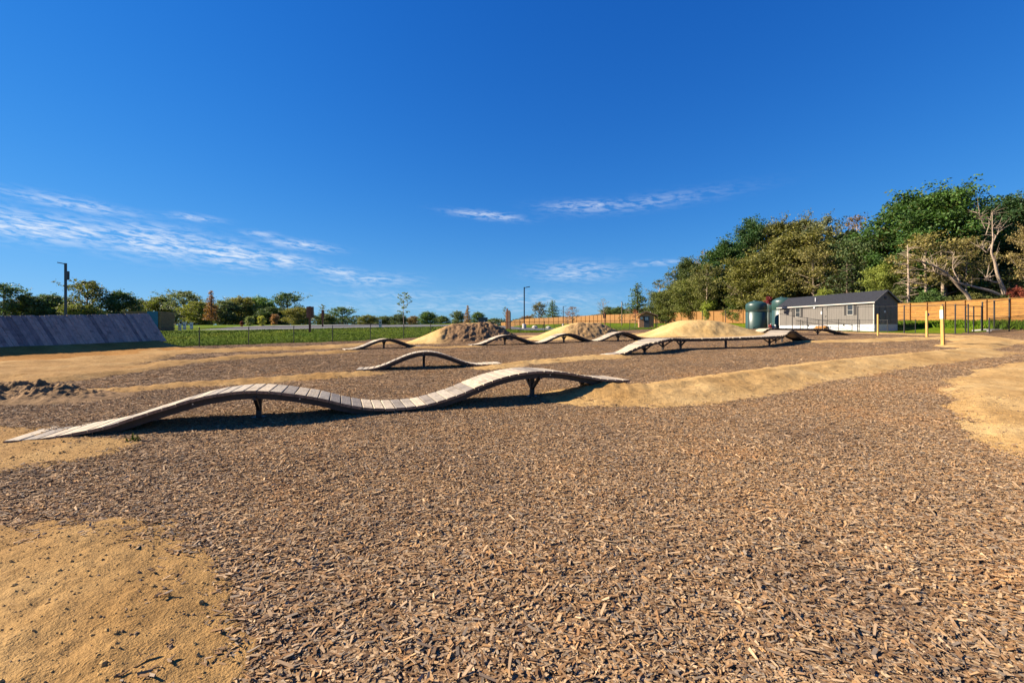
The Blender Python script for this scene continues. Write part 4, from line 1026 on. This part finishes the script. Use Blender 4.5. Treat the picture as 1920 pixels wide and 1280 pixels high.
for a in [
    ('pine', 1195, 528, 66, 135, (.06, .095, .02), 'pointed evergreen at the left end of the wooded hill above the small shed'),
    ('round', 1243, 540, 70, 118, (.085, .105, .03), 'green tree in front of the pale trunked grey tree behind the shed'),
    ('round', 1275, 522, 70, 112, (.095, .11, .03), 'olive green tree left of the dark green one behind the smooth sand jump'),
    ('open', 1325, 490, 70, 100, (.11, .115, .035), 'olive tree in front of the grey leafless tree'),
    ('sparse', 1237, 522, 58, 128, GG, 'thin grey tree with pale trunks right behind the small shed'),
    ('sparse', 1264, 503, 50, 122, (.075, .10, .055), 'thin grey green tree right of the pale trunked one behind the shed'),
    ('dense', 1290, 478, 62, 122, (.06, .085, .025), 'round olive topped tree first of the tall ones at the left of the hill'),
    ('bare', 1318, 468, 36, 112, (.20, .16, .11), 'grey leafless tree between the round olive tree and the dark green one'),
    ('round', 1306, 512, 84, 106, (.10, .115, .028), 'olive yellow tree low behind the smooth sand jump'),
    ('dense', 1362, 446, 96, 110, DG, 'dark green tree standing tall behind the fence left of the tanks'),
    ('dense', 1410, 402, 84, 112, (.03, .07, .022), 'dark blue green treetop on the skyline above the left tank'),
    ('broad', 1418, 466, 120, 88, (.115, .115, .03), 'wide olive brown tree right above the left green tank'),
    ('broad', 1462, 398, 80, 108, (.09, .095, .025), 'olive treetop on the skyline above the right green tank'),
    ('broad', 1508, 393, 76, 106, (.10, .105, .03), 'twin olive treetop on the skyline left of the rusty crown'),
    ('broad', 1486, 424, 150, 88, (.125, .122, .036), 'largest tan olive crown in the middle of the wooded hill'),
    ('open', 1552, 396, 70, 98, GG, 'loose grey green treetop just left of the rusty crown'),
    ('open', 1525, 456, 98, 78, (.135, .125, .04), 'tan leaved tree with a visible trunk behind the trailer vent pipe'),
    ('sparse', 1606, 400, 80, 94, RUSTC, 'rusty sparse treetop on the skyline left of the giant green tree'),
    ('round', 1612, 428, 112, 78, (.055, .085, .03), 'mid green rounded tree behind the trailer roof'),
    ('hemlock', 1588, 486, 100, 72, (.035, .055, .016), 'dark layered evergreen low behind the trailer roof'),
    ('round', 1664, 414, 60, 76, (.17, .125, .025), 'golden tree at the left flank of the giant green tree'),
    ('dense', 1712, 352, 150, 72, (.04, .085, .018), 'left one of the two tall green trees forming the giant crown'),
    ('broad', 1772, 333, 140, 69, (.045, .095, .018), 'right one of the two tall green trees forming the giant crown, highest on the skyline'),
    ('open', 1735, 432, 120, 62, (.16, .14, .045), 'tan leaved tree with a straight pale trunk below the giant green crown'),
    ('open', 1812, 440, 90, 62, (.15, .13, .045), 'tan leaved tree between the straight pale trunk and the bare forked tree'),
    ('dense', 1900, 357, 130, 72, (.03, .065, .022), 'dark green tree rising at the right edge of the picture'),
    ('broad', 1842, 372, 80, 76, (.035, .07, .02), 'dark green treetop between the giant crown and the right edge'),
    ('open', 1925, 415, 60, 56, TAN, 'tan branch tips reaching in at the right edge'),
    ('round', 1648, 490, 66, 66, YG, 'yellow green young tree left of the dead pine'),
    ('hemlock', 1893, 500, 90, 60, (.07, .085, .025), 'dull green evergreen low at the right edge'),
    ('small', 1330, 556, 30, 100, (.20, .24, .04), 'small bright yellow green tree behind the tall fence'),
    ('small', 1545, 535, 34, 68, (.17, .20, .03), 'small yellow green tree peeping over the trailer roof'),
    ('small', 1742, 540, 50, 58, MG, 'green bush behind the plank fence right of the dead pine'),
    ('small', 1880, 545, 30, 52, (.08, .11, .03), 'small green bush over the plank fence by the forked trunk'),
    ('small', 1906, 532, 34, 51.5, (.20, .05, .03), 'red leaved bush over the plank fence at the right edge'),
    ('small', 1600, 552, 50, 64, (.10, .13, .03), 'green bush just above the trailer ridge'),
    ('small', 1385, 545, 50, 92, (.08, .11, .025), 'green bush left of the left tank behind the fence'),
    ('small', 1250, 560, 46, 116, (.10, .12, .03), 'green bush right behind the shed roof'),
    ('small', 1455, 520, 70, 80, (.12, .115, .03), 'olive bush right above the gap between the tanks'),
    ('small', 1690, 530, 50, 63, (.07, .09, .025), 'dull green bush at the foot of the dead pine'),
    ('small', 1820, 545, 50, 57, (.10, .105, .03), 'olive bush over the plank fence left of the forked trunk'),
]: tree(*a, group=HG, bark='palebark' if a[0] in ('sparse', 'open', 'bare') else 'bark')
LB[0] = 1.9
LG = 'trees along the far left lawn'
for a in [
    ('airy', 8, 528, 78, 84, BG, 'tree cut by the left edge of the picture above the leaning wall'),
    ('small', 52, 548, 74, 86, (.065, .085, .035), 'grey green tree second from the left edge above the wall'),
    ('small', 98, 546, 64, 88, BG, 'dark tree just left of the left light pole'),
    ('airy', 164, 523, 74, 86, (.075, .08, .03), 'tallest airy tree above the wall, right of the left light pole'),
    ('small', 150, 566, 70, 82, (.095, .11, .03), 'light green undergrowth tree below the airy tree'),
    ('small', 224, 540, 66, 88, (.035, .065, .03), 'dark green tree left of the slatted cabin'),
    ('small', 262, 556, 52, 96, (.075, .08, .035), 'brownish tree right behind the slatted cabin'),
    ('small', 302, 550, 56, 94, (.09, .105, .03), 'olive tree above the teal panel'),
    ('airy', 345, 543, 76, 92, (.085, .105, .06), 'silvery green tree between the cabin and the orange tree'),
    ('narrow', 396, 544, 26, 78, ORG, 'narrow orange brown conical tree on the far lawn'),
    ('small', 374, 560, 62, 88, (.11, .12, .03), 'yellow green tree just left of the orange conical tree'),
    ('small', 424, 558, 56, 96, (.07, .09, .04), 'green tree just right of the orange conical tree'),
    ('small', 452, 551, 66, 100, (.12, .115, .03), 'yellowish tree in the middle of the left tree line'),
    ('small', 487, 551, 64, 104, (.06, .105, .03), 'bright green tree left of the umbrella shaped tree'),
    ('airy', 538, 546, 68, 106, BG, 'umbrella shaped tree standing above the left tree line'),
    ('small', 512, 572, 66, 96, (.035, .055, .022), 'dark low tree under the umbrella shaped tree'),
    ('small', 560, 573, 54, 88, (.12, .115, .035), 'olive tree just left of the tall brown sign'),
    ('airy', 642, 574, 56, 130, BG, 'grey green pair of crowns right of the two brown signs'),
    ('small', 610, 585, 44, 118, (.07, .085, .035), 'low dull tree behind the two brown signs'),
    ('small', 690, 588, 40, 140, (.09, .095, .035), 'low olive tree left of the tall sapling'),
    ('small', 722, 590, 40, 150, (.06, .08, .04), 'low green tree next left of the tall sapling'),
    ('small', 748, 586, 36, 145, (.05, .07, .04), 'low dark tree behind the tall sapling'),
    ('small', 776, 590, 30, 150, (.13, .095, .05), 'low brownish tree right of the tall sapling'),
    ('small', 801, 581, 34, 140, (.05, .085, .025), 'round green tree left above the largest dirt jump'),
    ('small', 828, 590, 34, 150, (.06, .085, .03), 'low green tree above the top of the largest dirt jump'),
    ('small', 858, 580, 30, 140, (.06, .08, .04), 'grey green tree left of the brown conical tree'),
    ('narrow', 877, 572, 16, 120, (.17, .10, .05), 'small brown conical tree above the largest dirt jump'),
    ('small', 896, 582, 26, 130, (.05, .08, .025), 'dark green tree right of the brown conical tree'),
    ('small', 926, 595, 44, 235, (.06, .08, .04), 'low far trees left of the slatted sign tower'),
    ('airy', 1010, 565, 30, 205, (.085, .08, .045), 'greyish tree left of the pointed dark tree behind the far fence'),
    ('pine', 1036, 560, 42, 196, (.04, .07, .03), 'pointed dark tree left of the farthest light pole'),
    ('sparse', 1074, 574, 36, 120, (.12, .075, .06), 'small purplish sparse tree right of the farthest light pole'),
    ('bare', 1131, 559, 26, 165, (.1, .1, .05), 'small bare tree before the left end of the wooded hill'),
    ('small', 1140, 572, 30, 166, (.06, .085, .03), 'green tree behind the small bare tree'),
    ('small', 1160, 572, 30, 152, (.05, .075, .025), 'dark tree behind the utility pole'),
    ('small', 990, 590, 30, 212, (.12, .08, .05), 'low reddish brown tree behind the middle light pole'),
    ('shrub', 490, 591, 14, 70, (.20, .20, .04), 'small yellow green shrub at the parking lot edge'),
    ('shrub', 468, 592, 16, 72, (.11, .13, .05), 'pale green shrub left of the yellow green one'),
    ('shrub', 516, 588, 16, 76, (.17, .09, .05), 'rusty shrub right of the yellow green one'),
    ('shrub', 453, 601, 6, 66, (.10, .03, .02), 'tiny red shrub at the far parking lot edge'),
    ('sapling', 757, 547, 34, 56, (.07, .10, .04), 'tall staked sapling against the sky left of the largest jump'),
    ('sapling', 604, 570, 22, 66, (.06, .08, .045), 'small sapling behind the farther brown sign'),
    ('sapling', 948, 575, 14, 62, (.06, .08, .05), 'wispy sapling just behind the slatted sign tower'),
    ('sapling', 1066, 584, 20, 74, (.14, .07, .05), 'red brown sapling above the sandy ramp of the middle jump'),
    ('sapling', 1190, 580, 20, 78, (.18, .06, .03), 'red leaved sapling left of the small shed'),
    ('topsapling', 1441, 555, 13, 60, (.10, .015, .02), 'red leaved sapling in front of the green tanks'),
    ('narrow', 1265, 598, 7, 74, (.015, .035, .012), 'tiny dark cone shaped evergreen right of the small shed'),
]: tree(*a, group=LG, cat='shrub' if a[0] == 'shrub' else 'tree', bark='palebark' if a[0] in ('bare', 'sapling') else 'bark')
# dead pine with short side twigs
x, Y = pxy(1703, 61), 61.0; o = empty('dead_pine', (x, Y, Hs(x, Y) - .1)); tag(o, 'dead pine with bare side twigs and pale trunk right of the trailer', 'tree', HG)
rs = np.random.default_rng(5); top = EYE + (HOR - 458) * Y / FPX - o.location.z
MB().tube([(0, 0, 0), (.05, 0, top * .5), (-.05, .05, top)], [.19, .13, .03], 8).build('trunk', MAT['palebark'], o, True); mb = MB()
for k in range(70):
    z = top * (.12 + .85 * k / 70); a = rs.uniform(0, 6.28); l = (2.9 * (1 - .6 * z / top)) * rs.uniform(.5, 1.1); e = Vector((math.cos(a) * l, math.sin(a) * l, z + l * rs.uniform(-.25, .3)))
    mid = Vector((0, 0, z)).lerp(e, .5) + Vector((0, 0, rs.normal(0, .1))); mb.tube([(0, 0, z), mid, e], [.05, .035, .012], 4, False)
    for q in range(3): b = mid.lerp(e, rs.random()); mb.tube([b, b + Vector((rs.normal(0, .3), rs.normal(0, .3), rs.normal(.05, .2)))], [.012, .004], 3, False)
mb.build('twig', MAT['palebark'], o)
# trunks read off the photograph: pixel paths at a given distance
def stick_tree(name, label, Y, paths, r, tw=True, mat='palebark'):
    p0 = paths[0][0]; x = pxy(p0[0], Y); g = Hs(x, Y) - .15; o = empty(name, (x, Y, g)); tag(o, label, 'tree', HG); rs = np.random.default_rng(len(label))
    for i, pth in enumerate(paths):
        pts = []
        for k, (px, py) in enumerate(pth):
            yy = (k * .35 * (1 if i % 2 else -1)) * .6; pts.append(Vector((pxy(px, Y) - x, yy * .5, EYE + (HOR - py) * Y / FPX - g)))
        if i == 0: pts[0].z = 0
        pts = catmull(pts, 5); n = len(pts); rr = r[i]
        MB().tube(pts, [rr * (1 - .93 * k / n) for k in range(n)], 7).build('trunk' if i == 0 else 'branch', MAT[mat], o, True)
        mb = MB()
        for q in range(16 if tw else 0):
            b = pts[int(n * rs.uniform(.45, 1)) - 1]; e = b + Vector((rs.normal(0, .8), rs.normal(0, .6), abs(rs.normal(.6, .6)))); mb.tube([b, b.lerp(e, .5) + Vector((rs.normal(0, .1), 0, .05)), e], [.03, .02, .006], 4, False)
        if mb.v: mb.build('twig', MAT[mat], o)
stick_tree('leaning_tree', 'dead trunk leaning up to the left behind the plank fence', 53, [[(1832, 572), (1815, 558), (1795, 538), (1775, 518), (1755, 505), (1735, 497), (1715, 490)], [(1775, 518), (1762, 512), (1750, 508)]], [.24, .10])
stick_tree('forked_tree', 'bare forked tree with a bent pale trunk near the right edge', 52, [[(1882, 575), (1881, 552), (1872, 530), (1864, 512), (1858, 492), (1850, 474), (1851, 452), (1848, 430), (1846, 405)], [(1881, 556), (1860, 546), (1840, 540), (1818, 534), (1800, 528), (1788, 515), (1770, 500)], [(1872, 530), (1858, 528), (1846, 524), (1843, 522)], [(1851, 474), (1843, 466), (1838, 462)], [(1852, 470), (1860, 455), (1866, 440), (1875, 425)], [(1800, 528), (1790, 508), (1790, 490), (1795, 470)], [(1848, 430), (1838, 412), (1832, 398)], [(1849, 440), (1858, 415), (1862, 398)]], [.24, .19, .11, .07, .10, .08, .05, .05])
stick_tree('straight_tree', 'straight grey trunk rising over the plank fence below the giant crown', 65, [[(1769, 585), (1767, 560), (1765, 520), (1762, 490), (1758, 460)]], [.32], False, 'palebark')
stick_tree('dead_branch_tree', 'pale dead branch slanting over the far fence left of the tanks', 90, [[(1430, 600), (1408, 570), (1395, 556), (1378, 545), (1362, 538)], [(1395, 556), (1380, 552), (1370, 554)]], [.22, .12])

# dark wood behind the single trees, uncountable
def mass(name, label, boxes, n, leaf, colr, seed):
    rs = np.random.default_rng(seed); C = []
    for (px0, px1, t0, t1, Y0, Y1, fr) in boxes:
        m = int(n * fr); u = rs.random(m); px = px0 + (px1 - px0) * u; YY = Y0 + (Y1 - Y0) * u + rs.normal(0, 2.5, m); top = t0 + (t1 - t0) * u
        x = pxy(px, YY); g = G(x, YY); zt = EYE + (HOR - top) * YY / FPX; lump = .75 + .5 * vnoise(px * .045, YY * .1, seed)
        z = g + (zt - g) * lump * rs.random(m) ** .8; C.append(np.stack([x, YY, z], 1))
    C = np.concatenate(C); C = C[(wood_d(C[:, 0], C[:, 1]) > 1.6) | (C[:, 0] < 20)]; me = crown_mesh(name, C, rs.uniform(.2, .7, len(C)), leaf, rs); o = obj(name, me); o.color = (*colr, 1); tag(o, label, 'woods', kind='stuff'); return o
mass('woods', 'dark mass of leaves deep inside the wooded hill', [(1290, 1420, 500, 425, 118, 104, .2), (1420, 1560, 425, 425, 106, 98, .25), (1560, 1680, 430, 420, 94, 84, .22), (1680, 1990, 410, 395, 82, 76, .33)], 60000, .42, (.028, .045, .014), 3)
mass('far_woods', 'low far tree belt along the horizon behind the lawn', [(-260, 120, 560, 566, 100, 106, .25), (120, 580, 566, 576, 106, 116, .35), (580, 780, 586, 592, 150, 175, .17), (780, 1000, 592, 596, 200, 225, .12), (1000, 1200, 596, 584, 225, 150, .11)], 30000, .34, (.065, .085, .042), 4)
mass('undergrowth', 'tangled undergrowth behind the plank fences', [(1170, 1400, 578, 566, 128, 92, .35), (1400, 1690, 560, 556, 84, 64, .3), (1690, 2000, 555, 545, 62, 52, .35)], 15000, .22, (.075, .09, .025), 6)

# ------------------------------------------------------------------ grass on the lawn bank and weeds by the plank fence
def blades(name, label, n, sampler, hgt, seed):
    rs = np.random.default_rng(seed); x, y = sampler(rs, n); z = G(x, y); m = len(x)
    a = rs.uniform(0, 6.28, m); h = hgt * rs.uniform(.5, 1.4, m); w = h * .16; V = np.empty((m, 3, 3))
    V[:, 0] = np.stack([x - np.cos(a) * w, y - np.sin(a) * w, z - .01], 1); V[:, 1] = np.stack([x + np.cos(a) * w, y + np.sin(a) * w, z - .01], 1)
    V[:, 2] = np.stack([x + rs.normal(0, .35, m) * h, y + rs.normal(0, .35, m) * h, z + h], 1)
    me = np_mesh(name, V.reshape(-1, 3), np.arange(m * 3).reshape(m, 3)); at = me.attributes.new('var', 'FLOAT_COLOR', 'POINT')
    c = np.ones((m, 4), np.float32); c[:, 0] = np.clip(rs.normal(.5 if hgt < .3 else .12, .2, m) + .5 * fbm(x * .5, y * .5, 3, 3), 0, 1); at.data.foreach_set('color', np.repeat(c, 3, 0).ravel()); me.materials.append(MAT['grass'])
    tag(obj(name, me), label, 'grass', kind='stuff')
def s_lawn(rs, n):
    x = rs.uniform(-36, 26, n); y = np.interp(x, FX, FY) + .4 + 15 * rs.random(n) ** 1.4
    k = poly_sd(x, y, PAVE) < -.05; return x[k], y[k]
blades('grass', 'short mown grass on the bank behind the low fence', 110000, s_lawn, .10, 8)
def s_weed(rs, n):
    t = rs.random(n); y = 38 + 24 * t; x = np.interp(y, [34, 43, 58, 65], [46.5, 48.4, 49.5, 48.9]) - .3 - 3.6 * rs.random(n) ** 1.5; return x, y
blades('weeds', 'green weeds at the foot of the right plank fence', 9000, s_weed, .42, 9)
def s_tuft(rs, n):
    c = gp(256, 826); return c[0] + rs.normal(0, .05, n), c[1] + rs.normal(0, .05, n)
blades('grass_tuft', 'tiny green grass tuft in the shadow at the left end of the near ramp', 16, s_tuft, .09, 10)

# ------------------------------------------------------------------ wood chips and loose bits (uncountable): instanced clumps
PAL = .78 * np.array([1.0, .95, .88]) * np.array([(.44, .30, .165), (.37, .275, .18), (.33, .21, .115), (.24, .145, .075), (.16, .11, .075), (.54, .42, .27), (.29, .245, .195), (.40, .245, .115), (.48, .36, .235)])
PW = np.array([.16, .18, .14, .13, .09, .08, .13, .05, .06]); PW = PW / PW.sum()
def chip_clump(seed, n, rad, lift):
    rs = np.random.default_rng(seed); V = []; F = []; Cc = []
    for i in range(n):
        L = float(np.clip(rs.lognormal(math.log(.024), .52), .007, .11)); w = float(np.clip(L * rs.uniform(.18, .45), .004, .016)); t = rs.uniform(.001, .0045)
        a = rs.uniform(0, 6.28); tip = rs.normal(0, .15); rol = rs.normal(0, .22); tp = rs.uniform(.45, 1)
        R = Matrix.Rotation(a, 3, 'Z') @ Matrix.Rotation(tip, 3, 'Y') @ Matrix.Rotation(rol, 3, 'X'); r = rad * math.sqrt(rs.random()); th = rs.uniform(0, 6.28)
        c = Vector((r * math.cos(th), r * math.sin(th), lift * rs.random() + abs(math.sin(tip)) * L * .35)); b = len(V); sk_ = rs.uniform(-.3, .3) * w
        for px_, py_, pz_ in ((-1, -1, -1), (1, -tp, -1), (1, tp, -1), (-1, 1, -1), (-1, -1, 1), (1, -tp, 1), (1, tp, 1), (-1, 1, 1)):
            V.append(R @ Vector((px_ * L / 2 + (sk_ if py_ > 0 else -sk_), py_ * w / 2, pz_ * t / 2)) + c)
        F += [tuple(b + q for q in f) for f in ((4, 5, 6, 7), (0, 1, 5, 4), (1, 2, 6, 5), (2, 3, 7, 6), (3, 0, 4, 7))]
        col = PAL[rs.choice(len(PAL), p=PW)] * rs.uniform(.75, 1.25); Cc += [(*np.clip(col, 0, 1), 1)] * 8
    me = mesh_from(V, F, 'chips'); at = me.attributes.new('col', 'FLOAT_COLOR', 'POINT'); at.data.foreach_set('color', np.array(Cc, np.float32).ravel()); me.materials.append(MAT['chip']); return me
def scatter(name, label, cat, protos, pos, rot, scl, idx):
    pc = bpy.data.collections.new(name + '_source')
    for i, me in enumerate(protos): pc.objects.link(bpy.data.objects.new('%s_source_%03d' % (name, i), me))
    me = bpy.data.meshes.new(name); me.vertices.add(len(pos)); me.vertices.foreach_set('co', pos.astype(np.float32).ravel())
    for an, ty, dat, key in (('rot', 'FLOAT_VECTOR', rot, 'vector'), ('scl', 'FLOAT', scl, 'value'), ('pick', 'INT', idx, 'value')):
        at = me.attributes.new(an, ty, 'POINT'); at.data.foreach_set(key, np.ascontiguousarray(dat.astype(np.int32 if ty == 'INT' else np.float32)).ravel())
    o = obj(name, me); ng = bpy.data.node_groups.new(name, 'GeometryNodeTree')
    ng.interface.new_socket('Geometry', in_out='INPUT', socket_type='NodeSocketGeometry'); ng.interface.new_socket('Geometry', in_out='OUTPUT', socket_type='NodeSocketGeometry')
    gi = ng.nodes.new('NodeGroupInput'); go = ng.nodes.new('NodeGroupOutput'); ip = ng.nodes.new('GeometryNodeInstanceOnPoints'); ci = ng.nodes.new('GeometryNodeCollectionInfo')
    ci.inputs['Collection'].default_value = pc; ci.inputs['Separate Children'].default_value = True; ci.inputs['Reset Children'].default_value = True
    def na(n, t): a = ng.nodes.new('GeometryNodeInputNamedAttribute'); a.data_type = t; a.inputs['Name'].default_value = n; return a.outputs['Attribute']
    L = ng.links.new; L(gi.outputs[0], ip.inputs['Points']); L(ci.outputs[0], ip.inputs['Instance']); ip.inputs['Pick Instance'].default_value = True
    L(na('pick', 'INT'), ip.inputs['Instance Index']); L(na('rot', 'FLOAT_VECTOR'), ip.inputs['Rotation']); L(na('scl', 'FLOAT'), ip.inputs['Scale']); L(ip.outputs[0], go.inputs[0])
    md = o.modifiers.new('scatter', 'NODES'); md.node_group = ng; tag(o, label, cat, kind='stuff'); return o
NP = 36
protos = [chip_clump(100 + i, 18, .085, .013) for i in range(NP)]
single = [chip_clump(300 + i, 1, .0, .004) for i in range(12)]
rs = np.random.default_rng(99); PX = []; PY = []; SC = []; ID = []
for y0, y1, dens_, sc in ((.7, 6, 360, 1.0), (6, 12, 200, 1.0), (12, 22, 60, 1.2), (22, 36, 12, 1.5)):
    area = 1.35 * (y1 ** 2 - y0 ** 2) + 2.4 * (y1 - y0); n = int(area * dens_); y = np.sqrt(rs.uniform(y0 ** 2, y1 ** 2, n)); x = rs.uniform(-1, 1, n) * (1.35 * y + 1.2)
    sd, _ = dirt(x, y); keep = (sd < .02) | ((sd < .45) & (rs.random(n) < .22 * np.exp(-sd / .16)))
    keep &= (y < np.interp(x, FX, FY))
    x, y = x[keep], y[keep]; PX.append(x); PY.append(y); SC.append(sc * rs.uniform(.8, 1.2, len(x))); ID.append(rs.integers(0, NP, len(x)))
x = np.concatenate(PX); y = np.concatenate(PY); s = np.concatenate(SC); z = H(x, y)
rot = np.stack([rs.normal(0, .06, len(x)), rs.normal(0, .06, len(x)), rs.uniform(0, 6.28, len(x))], 1)
scatter('wood_chips', 'loose wood chip mulch covering the ground', 'wood chips', protos, np.stack([x, y, z - .004], 1), rot, s, np.concatenate(ID))
# stray chips and crumbs lying on the bare dirt
n = 16000; y = np.sqrt(rs.uniform(1.0, 14 ** 2, n)); x = rs.uniform(-1, 1, n) * (1.35 * y + 1.2); sd, _ = dirt(x, y); k = (sd > 0) & (rs.random(n) < .05 + .75 * np.exp(-sd / .35)); x, y = x[k], y[k]
scatter('stray_chips', 'stray chips and splinters lying on the bare dirt', 'wood chips', single, np.stack([x, y, H(x, y)], 1), np.stack([rs.normal(0, .1, len(x)), rs.normal(0, .1, len(x)), rs.uniform(0, 6.28, len(x))], 1), rs.uniform(.5, 1.25, len(x)), rs.integers(0, 12, len(x)))
def crumb(seed):
    bm = bmesh.new(); bmesh.ops.create_icosphere(bm, subdivisions=1, radius=.011); r = random.Random(seed)
    for v in bm.verts: v.co *= r.uniform(.6, 1.25)
    me = bpy.data.meshes.new('crumb'); bm.to_mesh(me); bm.free(); me.materials.append(MAT['dirt'] if seed % 4 else MAT['clod']); return me
n = 60000; y = np.sqrt(rs.uniform(1.0, 9 ** 2, n)); x = rs.uniform(-1, 1, n) * (1.35 * y + 1.2); sd, _ = dirt(x, y); k = (sd > -.08); x, y = x[k], y[k]
scatter('dirt_crumbs', 'small dirt crumbs and pebbles on the bare dirt', 'dirt crumbs', [crumb(i) for i in range(8)], np.stack([x, y, H(x, y)], 1), np.stack([rs.uniform(0, 6, len(x)), rs.uniform(0, 6, len(x)), rs.uniform(0, 6.28, len(x))], 1), np.clip(rs.lognormal(-.9, .5, len(x)), .15, 1.7), rs.integers(0, 8, len(x)))
